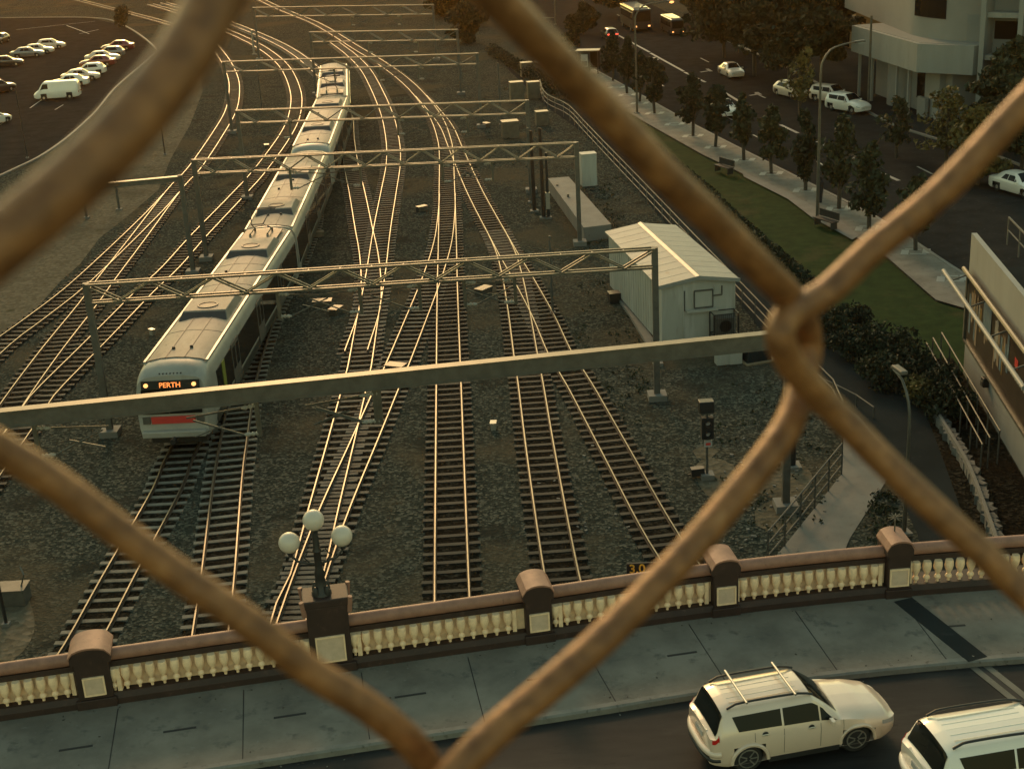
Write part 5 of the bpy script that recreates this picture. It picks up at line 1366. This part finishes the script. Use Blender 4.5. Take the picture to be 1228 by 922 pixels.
# scrub along the far left verge and yard edges
c = G(150, 34); t = thing('round_tree', 'small round dark tree at the far edge of the car park', 'tree', c)
mb = MB(); rng = random.Random(9)
for k in range(8): foliage(mb, (rng.uniform(-.7,.7), rng.uniform(-.7,.7), 2+rng.uniform(-1,1)), .9, .9, .8, 110, .35, rng)
mb.build('crown', M['leafA'], t); mb = MB(); mb.tube([(0,0,0),(0,0,2)], .12, 6); mb.build('trunk', M['bark'], t)
mb = MB(); rng = random.Random(12)
for i in range(420):
    x, y = rng.choice([(rng.uniform(560,650), rng.uniform(95,200)), (rng.uniform(860,1000), rng.uniform(455,640)), (rng.uniform(690,780), rng.uniform(330,520)), (rng.uniform(1045,1075), rng.uniform(590,655)), (rng.uniform(700,745), rng.uniform(210,300))])
    p = G(x, y); foliage(mb, (p.x,p.y,.06), .25, .25, .07, 5, .16, rng)
tag(mb.build('weeds', M['leafB']), 'low dry weeds scattered over the yard edges', 'weeds', kind='stuff')
# dark far-off greenery behind the gantries at the top
for i, (x, y, cw) in enumerate([(560,52,9),(540,20,10),(575,30,8),(590,8,9),(520,-20,12)]):
    tree(['dark tree by the end of the sixth gantry','dark tree right of the farthest gantry','bushy dark tree between the far gantries and street','dark tree at the top left of the traffic light','dark tree at the very top right of the tracks'][i], x, y, 5, cw*.7, 4.4, 'leafA', n=3600, ls=.6, seed=90+i, group='dark trees beyond the far gantries', name='large_tree')

# ------------------------------------------------------------------ chain-link fence right at the camera
CF = thing('chain_link_fence', 'blurred rusty chain link fence wires crossing in front of the whole view', 'fence', (0, .1, HC))
co = Vector(CF.location)
def wire(pts, r):
    P = spline([ray(x, y, d) - co for x, y, d in pts], .0012)
    mb = MB(); mb.tube(P, r, 16); mb.build('wire', M['wire'], CF, smooth=70)
wire([(1420,-60,.150),(1320,35,.149),(1228,126,.148),(1131,229,.146),(1047,299,.145),(992,350,.143),(950,375,.140),(935,398,.138),(944,430,.140),(975,468,.143),(1000,492,.145),(1060,553,.147),(1115,605,.148),(1190,674,.150),(1228,711,.151),(1400,868,.152)], .00150)
wire([(430,-175,.108),(540,-60,.111),(600,2,.113),(667,72,.117),(728,135,.121),(800,213,.125),(860,270,.130),(920,330,.136),(952,364,.143),(968,400,.150),(966,440,.150),(952,495,.147),(925,541,.144),(855,627,.140),(793,695,.137),(705,782,.133),(600,872,.130),(567,903,.129),(530,945,.129),(450,1040,.13)], .00155)
wire([(-200,450,.085),(-100,372,.083),(0,292,.083),(105,202,.085),(175,127,.087),(222,65,.089),(255,5,.091),(330,-120,.095)], .00178)
wire([(-220,440,.122),(-90,490,.12),(0,538,.122),(70,582,.123),(140,635,.124),(215,690,.125),(300,748,.126),(370,803,.128),(440,847,.130),(490,888,.133),(514,920,.136),(530,960,.138),(590,1060,.14)], .00146)

# ------------------------------------------------------------------ haze
hz = bpy.data.materials.new('haze'); hz.use_nodes = True
nt = hz.node_tree
for n in list(nt.nodes): nt.nodes.remove(n)
vo = nt.nodes.new('ShaderNodeVolumePrincipled'); vo.inputs['Density'].default_value = .00012
vo.inputs['Color'].default_value = (1.0,.55,.18,1); vo.inputs['Anisotropy'].default_value = .82
ou = nt.nodes.new('ShaderNodeOutputMaterial'); nt.links.new(vo.outputs[0], ou.inputs['Volume'])
mb = MB(); mb.box((0, 370, 16.5), (940, 900, 35)); hb = mb.build('haze', hz); tag(hb, kind='stuff')
for i, p in enumerate(bpy.data.objects['ground'].data.vertices): pass

# litter and fallen leaves on the bridge pavement and gutter
mb = MB(); rng = random.Random(41)
for i in range(150):
    x = rng.uniform(-13, 13.5); d = rng.choice([rng.uniform(.5,3.2), rng.gauss(.6,.12), rng.gauss(3.15,.1), rng.gauss(3.6,.1)])
    if d < .45 or d > 3.9: continue
    p, a = onpave(x, d, (ZD if d < 3.42 else 4.655) + .008); s_ = rng.uniform(.02,.055)
    mb.box(p, (s_, s_*.6, .006), rz=rng.uniform(0,3), mi=rng.choice([0,0,1]))
tag(mb.build('fallen_leaves', [M['bark'], M['kerbm']]), 'small leaves and litter scattered on the bridge pavement', 'litter', kind='stuff')
